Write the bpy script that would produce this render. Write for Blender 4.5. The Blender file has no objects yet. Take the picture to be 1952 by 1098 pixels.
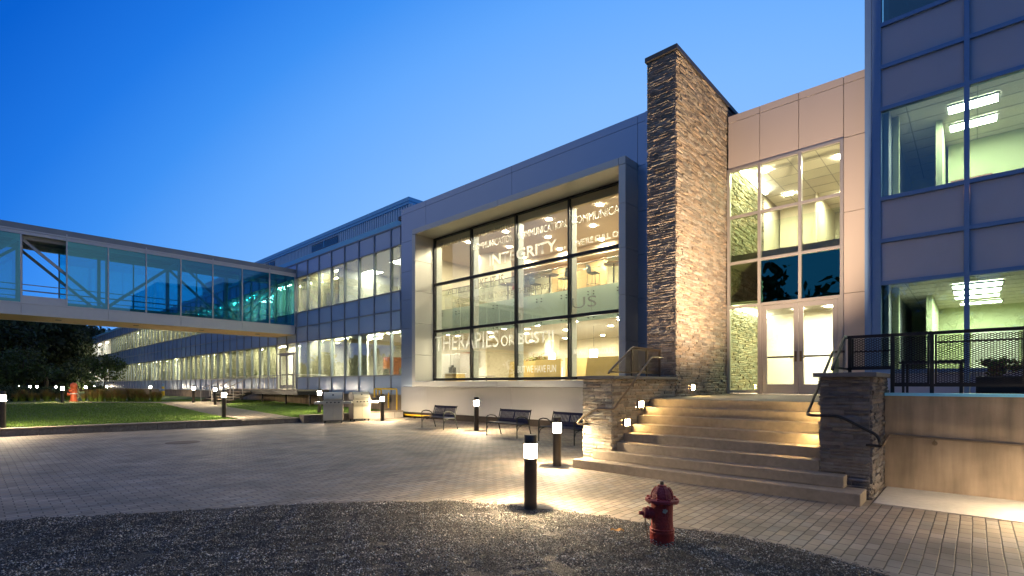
import bpy, math, random
import numpy as np
from mathutils import Vector, Matrix
R = math.radians
scene = bpy.context.scene
COL = scene.collection
rnd = random.Random(7)

# ------------------------------------------------------------------ camera
cam_d = bpy.data.cameras.new('camera')
cam_d.sensor_width = 36.0
cam_d.lens = 36.0 * 957 / 1952
cam_d.shift_y = (733 - 549) / 1952
cam_d.clip_start = 0.05
cam_d.clip_end = 3000
cam = bpy.data.objects.new('camera', cam_d)
COL.objects.link(cam)
cam.location = (0, 0, 1.65)
cam.rotation_euler = (R(90), 0, R(42.73))
scene.camera = cam

# ------------------------------------------------------------------ render settings
scene.render.engine = 'CYCLES'
cy = scene.cycles
cy.use_denoising = True
cy.max_bounces = 8
cy.diffuse_bounces = 4
cy.glossy_bounces = 4
cy.transmission_bounces = 4
cy.transparent_max_bounces = 24
cy.sample_clamp_indirect = 4.0
cy.sample_clamp_direct = 0.0
cy.caustics_reflective = False
cy.caustics_refractive = False
vs = scene.view_settings
vs.view_transform = 'Standard'
vs.look = 'None'
vs.exposure = 0.0
vs.gamma = 1.0
vs.use_curve_mapping = False

# ------------------------------------------------------------------ dusk sky
world = bpy.data.worlds.new("World")
scene.world = world
world.use_nodes = True
wn = world.node_tree.nodes
wl = world.node_tree.links
wn.clear()
w_out = wn.new('ShaderNodeOutputWorld')
w_bg = wn.new('ShaderNodeBackground')
w_tc = wn.new('ShaderNodeTexCoord')
w_sep = wn.new('ShaderNodeSeparateXYZ')
w_dot = wn.new('ShaderNodeVectorMath'); w_dot.operation = 'DOT_PRODUCT'
gd = Vector((-0.41, 0.91, 0.08)).normalized()      # where the sun has just set
w_dot.inputs[1].default_value = gd
w_mul = wn.new('ShaderNodeMath'); w_mul.operation = 'MULTIPLY_ADD'
w_mul.inputs[1].default_value = -0.5
w_ramp = wn.new('ShaderNodeValToRGB')
w_map = wn.new('ShaderNodeMapRange')
w_map.inputs['From Min'].default_value = -1.5
w_map.inputs['From Max'].default_value = 1.0
wl.new(w_tc.outputs['Generated'], w_dot.inputs[0])
wl.new(w_tc.outputs['Generated'], w_sep.inputs[0])
wl.new(w_sep.outputs['Z'], w_mul.inputs[0])
wl.new(w_dot.outputs['Value'], w_mul.inputs[2])
wl.new(w_mul.outputs[0], w_map.inputs['Value'])
wl.new(w_map.outputs[0], w_ramp.inputs[0])
def sky_stop(f): return (f + 1.5) / 2.5
stops = [(-1.2, (.055, .16, .44)), (-.75, (.055, .18, .50)), (-.38, (.42, .43, .50)), (.02, (.006, .115, .58)), (.20, (.003, .120, .64)),
         (.32, (.016, .195, .80)), (.42, (.050, .290, .92)), (.52, (.125, .400, 1.0)), (.66, (.22, .50, 1.04)), (.85, (.32, .58, 1.05))]
el = w_ramp.color_ramp.elements
while len(el) > 2: el.remove(el[-1])
el[0].position = sky_stop(stops[0][0]); el[0].color = stops[0][1] + (1,)
el[1].position = sky_stop(stops[-1][0]); el[1].color = stops[-1][1] + (1,)
for f, c in stops[1:-1]:
    e = el.new(sky_stop(f)); e.color = c + (1,)
wl.new(w_ramp.outputs[0], w_bg.inputs[0])
w_bg.inputs[1].default_value = 1.0
wl.new(w_bg.outputs[0], w_out.inputs[0])

# ------------------------------------------------------------------ materials
MATS = {}
def new_mat(name):
    m = bpy.data.materials.new(name); m.use_nodes = True
    m.node_tree.nodes.clear()
    MATS[name] = m
    return m, m.node_tree.nodes, m.node_tree.links
def mat(name, color, rough=.6, metal=0.0, var=0.12, scale=6.0, bump=0.0, bscale=40.0, coord='Object', spec=.5, coat=0.0, stretch=None):
    m, n, l = new_mat(name)
    out = n.new('ShaderNodeOutputMaterial'); p = n.new('ShaderNodeBsdfPrincipled')
    l.new(p.outputs[0], out.inputs[0])
    p.inputs['Roughness'].default_value = rough
    p.inputs['Metallic'].default_value = metal
    p.inputs['Specular IOR Level'].default_value = spec
    p.inputs['Coat Weight'].default_value = coat
    tc = n.new('ShaderNodeTexCoord')
    src = tc.outputs[coord]
    if stretch:
        mp = n.new('ShaderNodeMapping'); mp.inputs['Scale'].default_value = stretch
        l.new(src, mp.inputs[0]); src = mp.outputs[0]
    nz = n.new('ShaderNodeTexNoise'); nz.inputs['Scale'].default_value = scale; nz.inputs['Detail'].default_value = 6
    l.new(src, nz.inputs['Vector'])
    mx = n.new('ShaderNodeMix'); mx.data_type = 'RGBA'
    mx.inputs[6].default_value = tuple(c * (1 - var) for c in color) + (1,)
    mx.inputs[7].default_value = tuple(min(1, c * (1 + var)) for c in color) + (1,)
    l.new(nz.outputs['Fac'], mx.inputs[0]); l.new(mx.outputs[2], p.inputs['Base Color'])
    if bump:
        nb = n.new('ShaderNodeTexNoise'); nb.inputs['Scale'].default_value = bscale; nb.inputs['Detail'].default_value = 5
        l.new(src, nb.inputs['Vector'])
        b = n.new('ShaderNodeBump'); b.inputs['Strength'].default_value = bump; b.inputs['Distance'].default_value = .02
        l.new(nb.outputs['Fac'], b.inputs['Height']); l.new(b.outputs[0], p.inputs['Normal'])
    return m
def emis(name, color, strength):
    m, n, l = new_mat(name)
    out = n.new('ShaderNodeOutputMaterial'); e = n.new('ShaderNodeEmission')
    e.inputs[0].default_value = tuple(color) + (1,); e.inputs[1].default_value = strength
    l.new(e.outputs[0], out.inputs[0])
    return m
def lens(name, color, strength):
    m, n, l = new_mat(name)
    out = n.new('ShaderNodeOutputMaterial'); e = n.new('ShaderNodeEmission'); tr = n.new('ShaderNodeBsdfTransparent'); a = n.new('ShaderNodeAddShader')
    e.inputs[0].default_value = tuple(color) + (1,); e.inputs[1].default_value = strength; tr.inputs[0].default_value = (.9, .9, .9, 1)
    l.new(e.outputs[0], a.inputs[0]); l.new(tr.outputs[0], a.inputs[1]); l.new(a.outputs[0], out.inputs[0])
    return m
def glass(name, tint, refl=1.0, rough=0.0, rcol=(1, 1, 1), base=0.0, wave=0.0):
    m, n, l = new_mat(name)
    out = n.new('ShaderNodeOutputMaterial')
    tr = n.new('ShaderNodeBsdfTransparent'); tr.inputs[0].default_value = tuple(tint) + (1,)
    gl = n.new('ShaderNodeBsdfGlossy'); gl.inputs['Color'].default_value = tuple(rcol) + (1,); gl.inputs['Roughness'].default_value = rough
    fr = n.new('ShaderNodeFresnel'); fr.inputs[0].default_value = 1.5
    ma = n.new('ShaderNodeMath'); ma.operation = 'MULTIPLY_ADD'; ma.inputs[1].default_value = refl; ma.inputs[2].default_value = base
    ma.use_clamp = True
    mx = n.new('ShaderNodeMixShader')
    l.new(fr.outputs[0], ma.inputs[0]); l.new(ma.outputs[0], mx.inputs[0])
    l.new(tr.outputs[0], mx.inputs[1]); l.new(gl.outputs[0], mx.inputs[2]); l.new(mx.outputs[0], out.inputs[0])
    if wave:
        tc = n.new('ShaderNodeTexCoord')
        nb = n.new('ShaderNodeTexNoise'); nb.inputs['Scale'].default_value = .9; nb.inputs['Detail'].default_value = 1
        l.new(tc.outputs['Object'], nb.inputs['Vector'])
        b = n.new('ShaderNodeBump'); b.inputs['Strength'].default_value = wave; b.inputs['Distance'].default_value = .02
        l.new(nb.outputs['Fac'], b.inputs['Height']); l.new(b.outputs[0], gl.inputs['Normal'])
    return m
def stone_mat(name, color, bump=.75):
    m, n, l = new_mat(name)
    out = n.new('ShaderNodeOutputMaterial'); p = n.new('ShaderNodeBsdfPrincipled'); l.new(p.outputs[0], out.inputs[0])
    p.inputs['Roughness'].default_value = .9
    at = n.new('ShaderNodeAttribute'); at.attribute_name = 'tint'
    tc = n.new('ShaderNodeTexCoord')
    nz = n.new('ShaderNodeTexNoise'); nz.inputs['Scale'].default_value = 9; nz.inputs['Detail'].default_value = 8
    l.new(tc.outputs['Object'], nz.inputs['Vector'])
    mr = n.new('ShaderNodeMapRange'); mr.inputs['To Min'].default_value = .55; mr.inputs['To Max'].default_value = 1.35
    l.new(nz.outputs['Fac'], mr.inputs['Value'])
    m1 = n.new('ShaderNodeMix'); m1.data_type = 'RGBA'; m1.blend_type = 'MULTIPLY'; m1.inputs[0].default_value = 1
    m1.inputs[6].default_value = tuple(color) + (1,); l.new(at.outputs['Color'], m1.inputs[7])
    m2 = n.new('ShaderNodeMix'); m2.data_type = 'RGBA'; m2.blend_type = 'MULTIPLY'; m2.inputs[0].default_value = 1
    l.new(m1.outputs[2], m2.inputs[6]); l.new(mr.outputs[0], m2.inputs[7]); l.new(m2.outputs[2], p.inputs['Base Color'])
    nb = n.new('ShaderNodeTexNoise'); nb.inputs['Scale'].default_value = 16; nb.inputs['Detail'].default_value = 9; nb.inputs['Roughness'].default_value = .65
    l.new(tc.outputs['Object'], nb.inputs['Vector'])
    b = n.new('ShaderNodeBump'); b.inputs['Strength'].default_value = bump; b.inputs['Distance'].default_value = .05
    l.new(nb.outputs['Fac'], b.inputs['Height']); l.new(b.outputs[0], p.inputs['Normal'])
    return m
def tint_mat(name, color, rough=.8, transl=0.0):
    m, n, l = new_mat(name)
    out = n.new('ShaderNodeOutputMaterial'); p = n.new('ShaderNodeBsdfPrincipled')
    p.inputs['Roughness'].default_value = rough
    at = n.new('ShaderNodeAttribute'); at.attribute_name = 'tint'
    m1 = n.new('ShaderNodeMix'); m1.data_type = 'RGBA'; m1.blend_type = 'MULTIPLY'; m1.inputs[0].default_value = 1
    m1.inputs[6].default_value = tuple(color) + (1,); l.new(at.outputs['Color'], m1.inputs[7]); l.new(m1.outputs[2], p.inputs['Base Color'])
    if transl:
        t = n.new('ShaderNodeBsdfTranslucent'); l.new(m1.outputs[2], t.inputs[0])
        mx = n.new('ShaderNodeMixShader'); mx.inputs[0].default_value = transl
        l.new(p.outputs[0], mx.inputs[1]); l.new(t.outputs[0], mx.inputs[2]); l.new(mx.outputs[0], out.inputs[0])
    else:
        l.new(p.outputs[0], out.inputs[0])
    return m

def paver_mat():
    m, n, l = new_mat('pavers')
    out = n.new('ShaderNodeOutputMaterial'); p = n.new('ShaderNodeBsdfPrincipled'); l.new(p.outputs[0], out.inputs[0])
    g = n.new('ShaderNodeNewGeometry')
    mp = n.new('ShaderNodeMapping'); mp.inputs['Rotation'].default_value = (0, 0, R(90)); mp.inputs['Scale'].default_value = (1, 1, 1)
    # slight waviness of the courses
    nw = n.new('ShaderNodeTexNoise'); nw.inputs['Scale'].default_value = .35; nw.inputs['Detail'].default_value = 2
    l.new(g.outputs['Position'], nw.inputs['Vector'])
    sub = n.new('ShaderNodeVectorMath'); sub.operation = 'MULTIPLY_ADD'; sub.inputs[1].default_value = (.05, .05, 0)
    l.new(nw.outputs['Color'], sub.inputs[0]); l.new(g.outputs['Position'], sub.inputs[2])
    nw2 = n.new('ShaderNodeTexNoise'); nw2.inputs['Scale'].default_value = 9; nw2.inputs['Detail'].default_value = 2
    l.new(g.outputs['Position'], nw2.inputs['Vector'])
    sub2 = n.new('ShaderNodeVectorMath'); sub2.operation = 'MULTIPLY_ADD'; sub2.inputs[1].default_value = (.008, .008, 0)
    l.new(nw2.outputs['Color'], sub2.inputs[0]); l.new(sub.outputs[0], sub2.inputs[2])
    l.new(sub2.outputs[0], mp.inputs[0])
    br = n.new('ShaderNodeTexBrick')
    br.offset = .5; br.squash = 1.0
    br.inputs['Scale'].default_value = 1.0
    br.inputs['Brick Width'].default_value = .228
    br.inputs['Row Height'].default_value = .115
    br.inputs['Mortar Size'].default_value = .0075
    br.inputs['Mortar Smooth'].default_value = .55
    br.inputs['Bias'].default_value = 0
    br.inputs['Color1'].default_value = (0, 0, 0, 1); br.inputs['Color2'].default_value = (1, 1, 1, 1); br.inputs['Mortar'].default_value = (.5, .5, .5, 1)
    l.new(mp.outputs[0], br.inputs['Vector'])
    rp = n.new('ShaderNodeValToRGB')
    e = rp.color_ramp.elements
    e[0].position = 0; e[0].color = (.165, .135, .104, 1)
    e[1].position = 1; e[1].color = (.275, .23, .18, 1)
    for pos, c in ((.25, (.225, .182, .135)), (.5, (.215, .185, .145)), (.62, (.245, .195, .145)), (.8, (.190, .172, .148))):
        x = e.new(pos); x.color = c + (1,)
    l.new(br.outputs['Color'], rp.inputs[0])
    nz = n.new('ShaderNodeTexNoise'); nz.inputs['Scale'].default_value = 1.3; nz.inputs['Detail'].default_value = 8
    l.new(g.outputs['Position'], nz.inputs['Vector'])
    mr = n.new('ShaderNodeMapRange'); mr.inputs['From Min'].default_value = .3; mr.inputs['From Max'].default_value = .7; mr.inputs['To Min'].default_value = .66; mr.inputs['To Max'].default_value = 1.3
    l.new(nz.outputs['Fac'], mr.inputs['Value'])
    mm = n.new('ShaderNodeMix'); mm.data_type = 'RGBA'; mm.blend_type = 'MULTIPLY'; mm.inputs[0].default_value = 1
    l.new(rp.outputs[0], mm.inputs[6]); l.new(mr.outputs[0], mm.inputs[7])
    mj = n.new('ShaderNodeMix'); mj.data_type = 'RGBA'
    mj.inputs[7].default_value = (.018, .014, .011, 1)
    pw = n.new('ShaderNodeMath'); pw.operation = 'POWER'; pw.inputs[1].default_value = 1.6
    l.new(br.outputs['Fac'], pw.inputs[0])
    l.new(pw.outputs[0], mj.inputs[0]); l.new(mm.outputs[2], mj.inputs[6]); l.new(mj.outputs[2], p.inputs['Base Color'])
    p.inputs['Roughness'].default_value = .72
    nf = n.new('ShaderNodeTexNoise'); nf.inputs['Scale'].default_value = 55; nf.inputs['Detail'].default_value = 5
    l.new(g.outputs['Position'], nf.inputs['Vector'])
    hh = n.new('ShaderNodeMath'); hh.operation = 'MULTIPLY_ADD'; hh.inputs[1].default_value = -1.0
    hn = n.new('ShaderNodeMath'); hn.operation = 'MULTIPLY'; hn.inputs[1].default_value = .22
    l.new(nf.outputs['Fac'], hn.inputs[0]); l.new(br.outputs['Fac'], hh.inputs[0]); l.new(hn.outputs[0], hh.inputs[2])
    hr = n.new('ShaderNodeMath'); hr.operation = 'MULTIPLY_ADD'; hr.inputs[1].default_value = .35   # each stone sits a little high or low
    l.new(br.outputs['Color'], hr.inputs[0]); l.new(hh.outputs[0], hr.inputs[2])
    b = n.new('ShaderNodeBump'); b.inputs['Strength'].default_value = .75; b.inputs['Distance'].default_value = .012
    l.new(hr.outputs[0], b.inputs['Height']); l.new(b.outputs[0], p.inputs['Normal'])
    return m

def gravel_mat(name, c0, c1, c2, scale, bump=1.0):
    m, n, l = new_mat(name)
    out = n.new('ShaderNodeOutputMaterial'); p = n.new('ShaderNodeBsdfPrincipled'); l.new(p.outputs[0], out.inputs[0])
    g = n.new('ShaderNodeNewGeometry')
    vo = n.new('ShaderNodeTexVoronoi'); vo.inputs['Scale'].default_value = scale
    l.new(g.outputs['Position'], vo.inputs['Vector'])
    rp = n.new('ShaderNodeValToRGB'); e = rp.color_ramp.elements
    e[0].color = c0 + (1,); e[1].color = c2 + (1,); x = e.new(.55); x.color = c1 + (1,)
    sp = n.new('ShaderNodeSeparateColor'); l.new(vo.outputs['Color'], sp.inputs[0]); l.new(sp.outputs[0], rp.inputs[0])
    l.new(rp.outputs[0], p.inputs['Base Color']); p.inputs['Roughness'].default_value = .85
    b = n.new('ShaderNodeBump'); b.inputs['Strength'].default_value = bump; b.inputs['Distance'].default_value = .02; b.invert = True
    l.new(vo.outputs['Distance'], b.inputs['Height']); l.new(b.outputs[0], p.inputs['Normal'])
    return m

def concrete_mat(name, color, stains=.5, streak=(1.5, 1.5, .15)):
    m, n, l = new_mat(name)
    out = n.new('ShaderNodeOutputMaterial'); p = n.new('ShaderNodeBsdfPrincipled'); l.new(p.outputs[0], out.inputs[0])
    g = n.new('ShaderNodeNewGeometry')
    mp = n.new('ShaderNodeMapping'); mp.inputs['Scale'].default_value = streak; l.new(g.outputs['Position'], mp.inputs[0])
    a = n.new('ShaderNodeTexNoise'); a.inputs['Scale'].default_value = 6; a.inputs['Detail'].default_value = 8; l.new(mp.outputs[0], a.inputs['Vector'])
    c = n.new('ShaderNodeTexNoise'); c.inputs['Scale'].default_value = 2.0; c.inputs['Detail'].default_value = 8; l.new(g.outputs['Position'], c.inputs['Vector'])
    ad = n.new('ShaderNodeMath'); ad.operation = 'ADD'; l.new(a.outputs['Fac'], ad.inputs[0]); l.new(c.outputs['Fac'], ad.inputs[1])
    mr = n.new('ShaderNodeMapRange'); mr.inputs['From Min'].default_value = .6; mr.inputs['From Max'].default_value = 1.4
    mr.inputs['To Min'].default_value = 1 - stains * .6; mr.inputs['To Max'].default_value = 1 + stains * .35
    l.new(ad.outputs[0], mr.inputs['Value'])
    mm = n.new('ShaderNodeMix'); mm.data_type = 'RGBA'; mm.blend_type = 'MULTIPLY'; mm.inputs[0].default_value = 1
    mm.inputs[6].default_value = color + (1,); l.new(mr.outputs[0], mm.inputs[7]); l.new(mm.outputs[2], p.inputs['Base Color'])
    p.inputs['Roughness'].default_value = .85
    f = n.new('ShaderNodeTexNoise'); f.inputs['Scale'].default_value = 60; f.inputs['Detail'].default_value = 6; l.new(g.outputs['Position'], f.inputs['Vector'])
    b = n.new('ShaderNodeBump'); b.inputs['Strength'].default_value = .25; b.inputs['Distance'].default_value = .01
    l.new(f.outputs['Fac'], b.inputs['Height']); l.new(b.outputs[0], p.inputs['Normal'])
    return m

def frosted_mat(name, color, clear, tl=.55):
    m, n, l = new_mat(name)
    out = n.new('ShaderNodeOutputMaterial')
    d = n.new('ShaderNodeBsdfDiffuse'); d.inputs[0].default_value = color + (1,)
    t = n.new('ShaderNodeBsdfTranslucent'); t.inputs[0].default_value = color + (1,)
    tr = n.new('ShaderNodeBsdfTransparent')
    a = n.new('ShaderNodeMixShader'); a.inputs[0].default_value = tl
    l.new(d.outputs[0], a.inputs[1]); l.new(t.outputs[0], a.inputs[2])
    b = n.new('ShaderNodeMixShader'); b.inputs[0].default_value = clear
    l.new(a.outputs[0], b.inputs[1]); l.new(tr.outputs[0], b.inputs[2]); l.new(b.outputs[0], out.inputs[0])
    return m

M = {}
M['pavers'] = paver_mat()
M['border'] = concrete_mat('border_paver', (.21, .175, .14), .6, (3, 3, 3))
M['gravel_base'] = gravel_mat('gravel_base', (.02, .017, .014), (.05, .043, .035), (.11, .10, .085), 70)
M['stone_chip'] = tint_mat('stone_chip', (.20, .188, .172), .6)
M['lawn'] = mat('lawn_soil', (.050, .085, .014), .95, var=.45, scale=1.6, bump=.8, bscale=35)
M['blade'] = tint_mat('grass_blade', (.085, .165, .018), .7, .25)
M['path'] = gravel_mat('path_gravel', (.07, .058, .046), (.13, .11, .085), (.21, .19, .155), 45, .8)
M['ground'] = mat('ground_soil', (.035, .045, .02), .95, var=.4, scale=.3, bump=.3, bscale=4)
M['concrete'] = concrete_mat('concrete_wall', (.27, .205, .145), .8)
M['step'] = concrete_mat('step_concrete', (.23, .19, .145), .5, (2, 2, 2))
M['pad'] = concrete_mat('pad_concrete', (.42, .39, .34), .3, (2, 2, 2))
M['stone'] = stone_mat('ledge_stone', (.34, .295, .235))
M['stone_shaded'] = stone_mat('ledge_stone_shaded', (.175, .155, .14))  # copy of the ledge stone for the pier, its shade put into the colour
M['stone_kerb'] = concrete_mat('kerb_stone', (.20, .175, .145), .9, (2.5, 2.5, 2.5))
M['plinth'] = mat('shaded_plinth', (.045, .034, .026), .9, bump=.2)  # brown recess face, shade under the base panels put into the colour
M['cap'] = mat('bluestone_cap', (.13, .125, .12), .7, bump=.2)
M['coping'] = mat('coping_metal', (.10, .095, .09), .5, .6)
M['silver'] = mat('silver_panel', (.33, .40, .52), .36, .75, var=.04, scale=.7)
M['surround'] = mat('surround_panel_lit', (.56, .545, .49), .42, .5, var=.04, scale=.7)  # same silver panels, room light put into the colour
M['silver_matt'] = mat('silver_base_panel', (.47, .455, .435), .5, .15, var=.04, scale=.7)
M['joint'] = mat('dark_joint', (.02, .02, .022), .8)
M['warm_lit_panel'] = mat('grey_panel_warm_lit', (.50, .44, .40), .45, .15, var=.04, scale=.8)  # light grey panels, tone of the warm light put into the colour
M['alu'] = mat('aluminium_frame', (.42, .40, .38), .4, .5, var=.05)
M['blueframe'] = mat('blue_grey_frame', (.15, .26, .46), .42, .25, var=.06)
M['spandrel_lilac'] = mat('lilac_grey_spandrel', (.42, .44, .53), .5, .05, var=.06, scale=1.5)
M['spandrel_blue'] = mat('blue_grey_spandrel', (.38, .48, .66), .2, .1, var=.05, scale=.5)
M['wingframe'] = mat('wing_mullion', (.24, .27, .32), .4, .3)
M['blackframe'] = mat('black_frame', (.012, .012, .014), .35, .2)
M['corrugated'] = mat('corrugated_siding', (.62, .70, .74), .45, .05, var=.05)
M['blueflash'] = mat('blue_metal_flashing', (.20, .58, .82), .4, .1, var=.05)
M['louver'] = mat('dark_louver', (.03, .045, .06), .5, .3)
M['whitepaint'] = mat('white_painted_steel', (.48, .48, .46), .5, .1, var=.08, scale=2)
M['bridgeroof'] = mat('bridge_roof_edge', (.25, .27, .28), .5, .2, var=.15, scale=1.2)
M['bridgefascia'] = mat('bridge_fascia_panel', (.62, .61, .60), .5, .1, var=.05)
M['soffit'] = mat('bridge_soffit', (.72, .50, .27), .7, var=.06)
M['cream'] = mat('cream_wall', (.72, .66, .50), .8, var=.03, scale=1)
M['white'] = mat('white_wall', (.75, .73, .68), .8, var=.03, scale=1)
M['greenwall'] = mat('pale_green_wall', (.60, .64, .40), .8, var=.03, scale=1)
M['ceiling'] = mat('ceiling_tile', (.74, .69, .58), .85, var=.04, scale=2)
M['tee'] = mat('ceiling_tee', (.42, .40, .34), .6)
M['carpet'] = mat('carpet', (.36, .32, .26), .95, var=.2, scale=10)
M['wood'] = mat('brown_wood', (.20, .07, .03), .5, var=.25, scale=4)
M['blondwood'] = mat('blond_wood_booth', (.52, .38, .14), .45, var=.15, scale=3)
M['blind'] = tint_mat('blind_fabric', (.72, .68, .50), .8, .35)
M['glass_clear'] = glass('clear_glass', (.95, .97, .93), .42)
M['glass_office'] = glass('office_glass', (.72, .84, .80), 1.0, base=.07, wave=.12)
M['glass_wing'] = glass('wing_glass', (.82, .88, .84), .7, base=.01)
M['glass_bridge'] = glass('teal_bridge_glass', (.36, .84, .90), 1.0, base=.13, rcol=(.40, .85, 1), wave=.05)
M['glass_side'] = glass('green_side_glass', (.76, .86, .70), .6)
M['glass_dark'] = glass('dark_glass_teal_reflection', (.18, .34, .34), 1.0, base=.25, rcol=(.16, .66, .54), wave=.35)  # teal reflection colour stands in for the mirrored bridge
M['glass_green'] = frosted_mat('green_balustrade_glass', (.80, .93, .78), .18, .3)
M['glass_rail'] = glass('balustrade_glass', (.92, .97, .92), .5)
M['tanceil'] = mat('tan_ceiling', (.68, .56, .41), .8, var=.05, scale=2)
M['fin'] = mat('fin_paint', (.42, .44, .38), .6)
M['tanwall'] = mat('tan_wall', (.62, .42, .22), .7, var=.08, scale=1)
M['letter'] = frosted_mat('frosted_lettering', (.92, .93, .91), .33, .74)
M['letter_dim'] = frosted_mat('faint_lettering', (.50, .52, .44), .55, .4)
M['bronze'] = mat('dark_bronze_metal', (.055, .045, .036), .42, .5, var=.1)
M['railbronze'] = mat('brushed_bronze_rail', (.20, .15, .10), .38, .7, var=.1)
M['railblack'] = mat('black_rail', (.022, .020, .020), .45, .4)
M['navy'] = mat('navy_bench_paint', (.008, .014, .048), .6, .1, var=.1)
M['benchframe'] = mat('bench_frame_paint', (.012, .018, .015), .6, .1)
M['steel'] = mat('stainless_steel', (.50, .47, .36), .42, .35, var=.08)
M['grillgrey'] = mat('grill_side_panel', (.16, .13, .115), .5, .2)
M['blackplastic'] = mat('black_plastic', (.015, .015, .015), .45)
M['yellow'] = mat('yellow_pipe_paint', (.70, .44, .012), .45, var=.1)
M['hydrant'] = mat('hydrant_red_paint', (.31, .024, .014), .6, var=.65, scale=14, bump=.6, bscale=45)
M['hydrant_top'] = mat('hydrant_faded_paint', (.27, .022, .024), .6, var=.6, scale=14, bump=.6, bscale=45)
M['orange'] = mat('orange_red_paint', (.62, .12, .04), .5, var=.15)
M['rust'] = mat('rusty_chain', (.10, .07, .05), .7, .4)
M['chip'] = mat('bare_primer', (.42, .36, .24), .7)
M['bark'] = mat('bark', (.05, .038, .028), .95, var=.3, scale=12, bump=.6)
M['leaf'] = tint_mat('leaf_green', (.034, .054, .014), .7, .2)
M['leaf_far'] = tint_mat('leaf_dark_green', (.020, .032, .012), .8, .2)
M['ornamental'] = tint_mat('ornamental_grass', (.16, .22, .04), .7, .25)
M['deadleaf'] = mat('dry_leaf', (.42, .22, .06), .8, var=.25, scale=20)
M['chairblack'] = mat('stool_dark_shell', (.045, .045, .04), .5)
M['chrome'] = mat('chrome_leg', (.35, .33, .30), .25, .8)
M['tabletop'] = mat('table_top', (.24, .13, .06), .4)
M['red'] = mat('red_device', (.55, .04, .02), .5)
M['rubber'] = mat('rubber', (.02, .02, .02), .8)
M['L_bollard'] = lens('bollard_lens', (1.0, .80, .50), 85)
M['L_lamp'] = emis('bollard_lamp', (1.0, .76, .46), 21000)
M['L_lamp_far'] = emis('bollard_lamp_far', (1.0, .76, .46), 25000)
M['L_bollard_far'] = lens('bollard_lens_far', (1.0, .82, .58), 160)
M['L_step'] = emis('step_light_lens', (1.0, .66, .26), 260)
M['L_down'] = emis('downlight_lens', (1.0, .87, .66), 740)
M['L_tube'] = emis('fluorescent_lens', (1.0, .90, .66), 400)
M['L_troffer'] = emis('troffer_lens', (1.0, .95, .74), 95)
M['L_pend'] = emis('pendant_lens', (1.0, .93, .78), 25)
M['L_cove'] = emis('cove_lens', (1.0, .93, .78), 42)
M['L_exit'] = emis('exit_sign_face', (1.0, .12, .05), 4)
M['L_street'] = emis('street_lamp_lens', (1.0, .45, .12), 5000)

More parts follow.
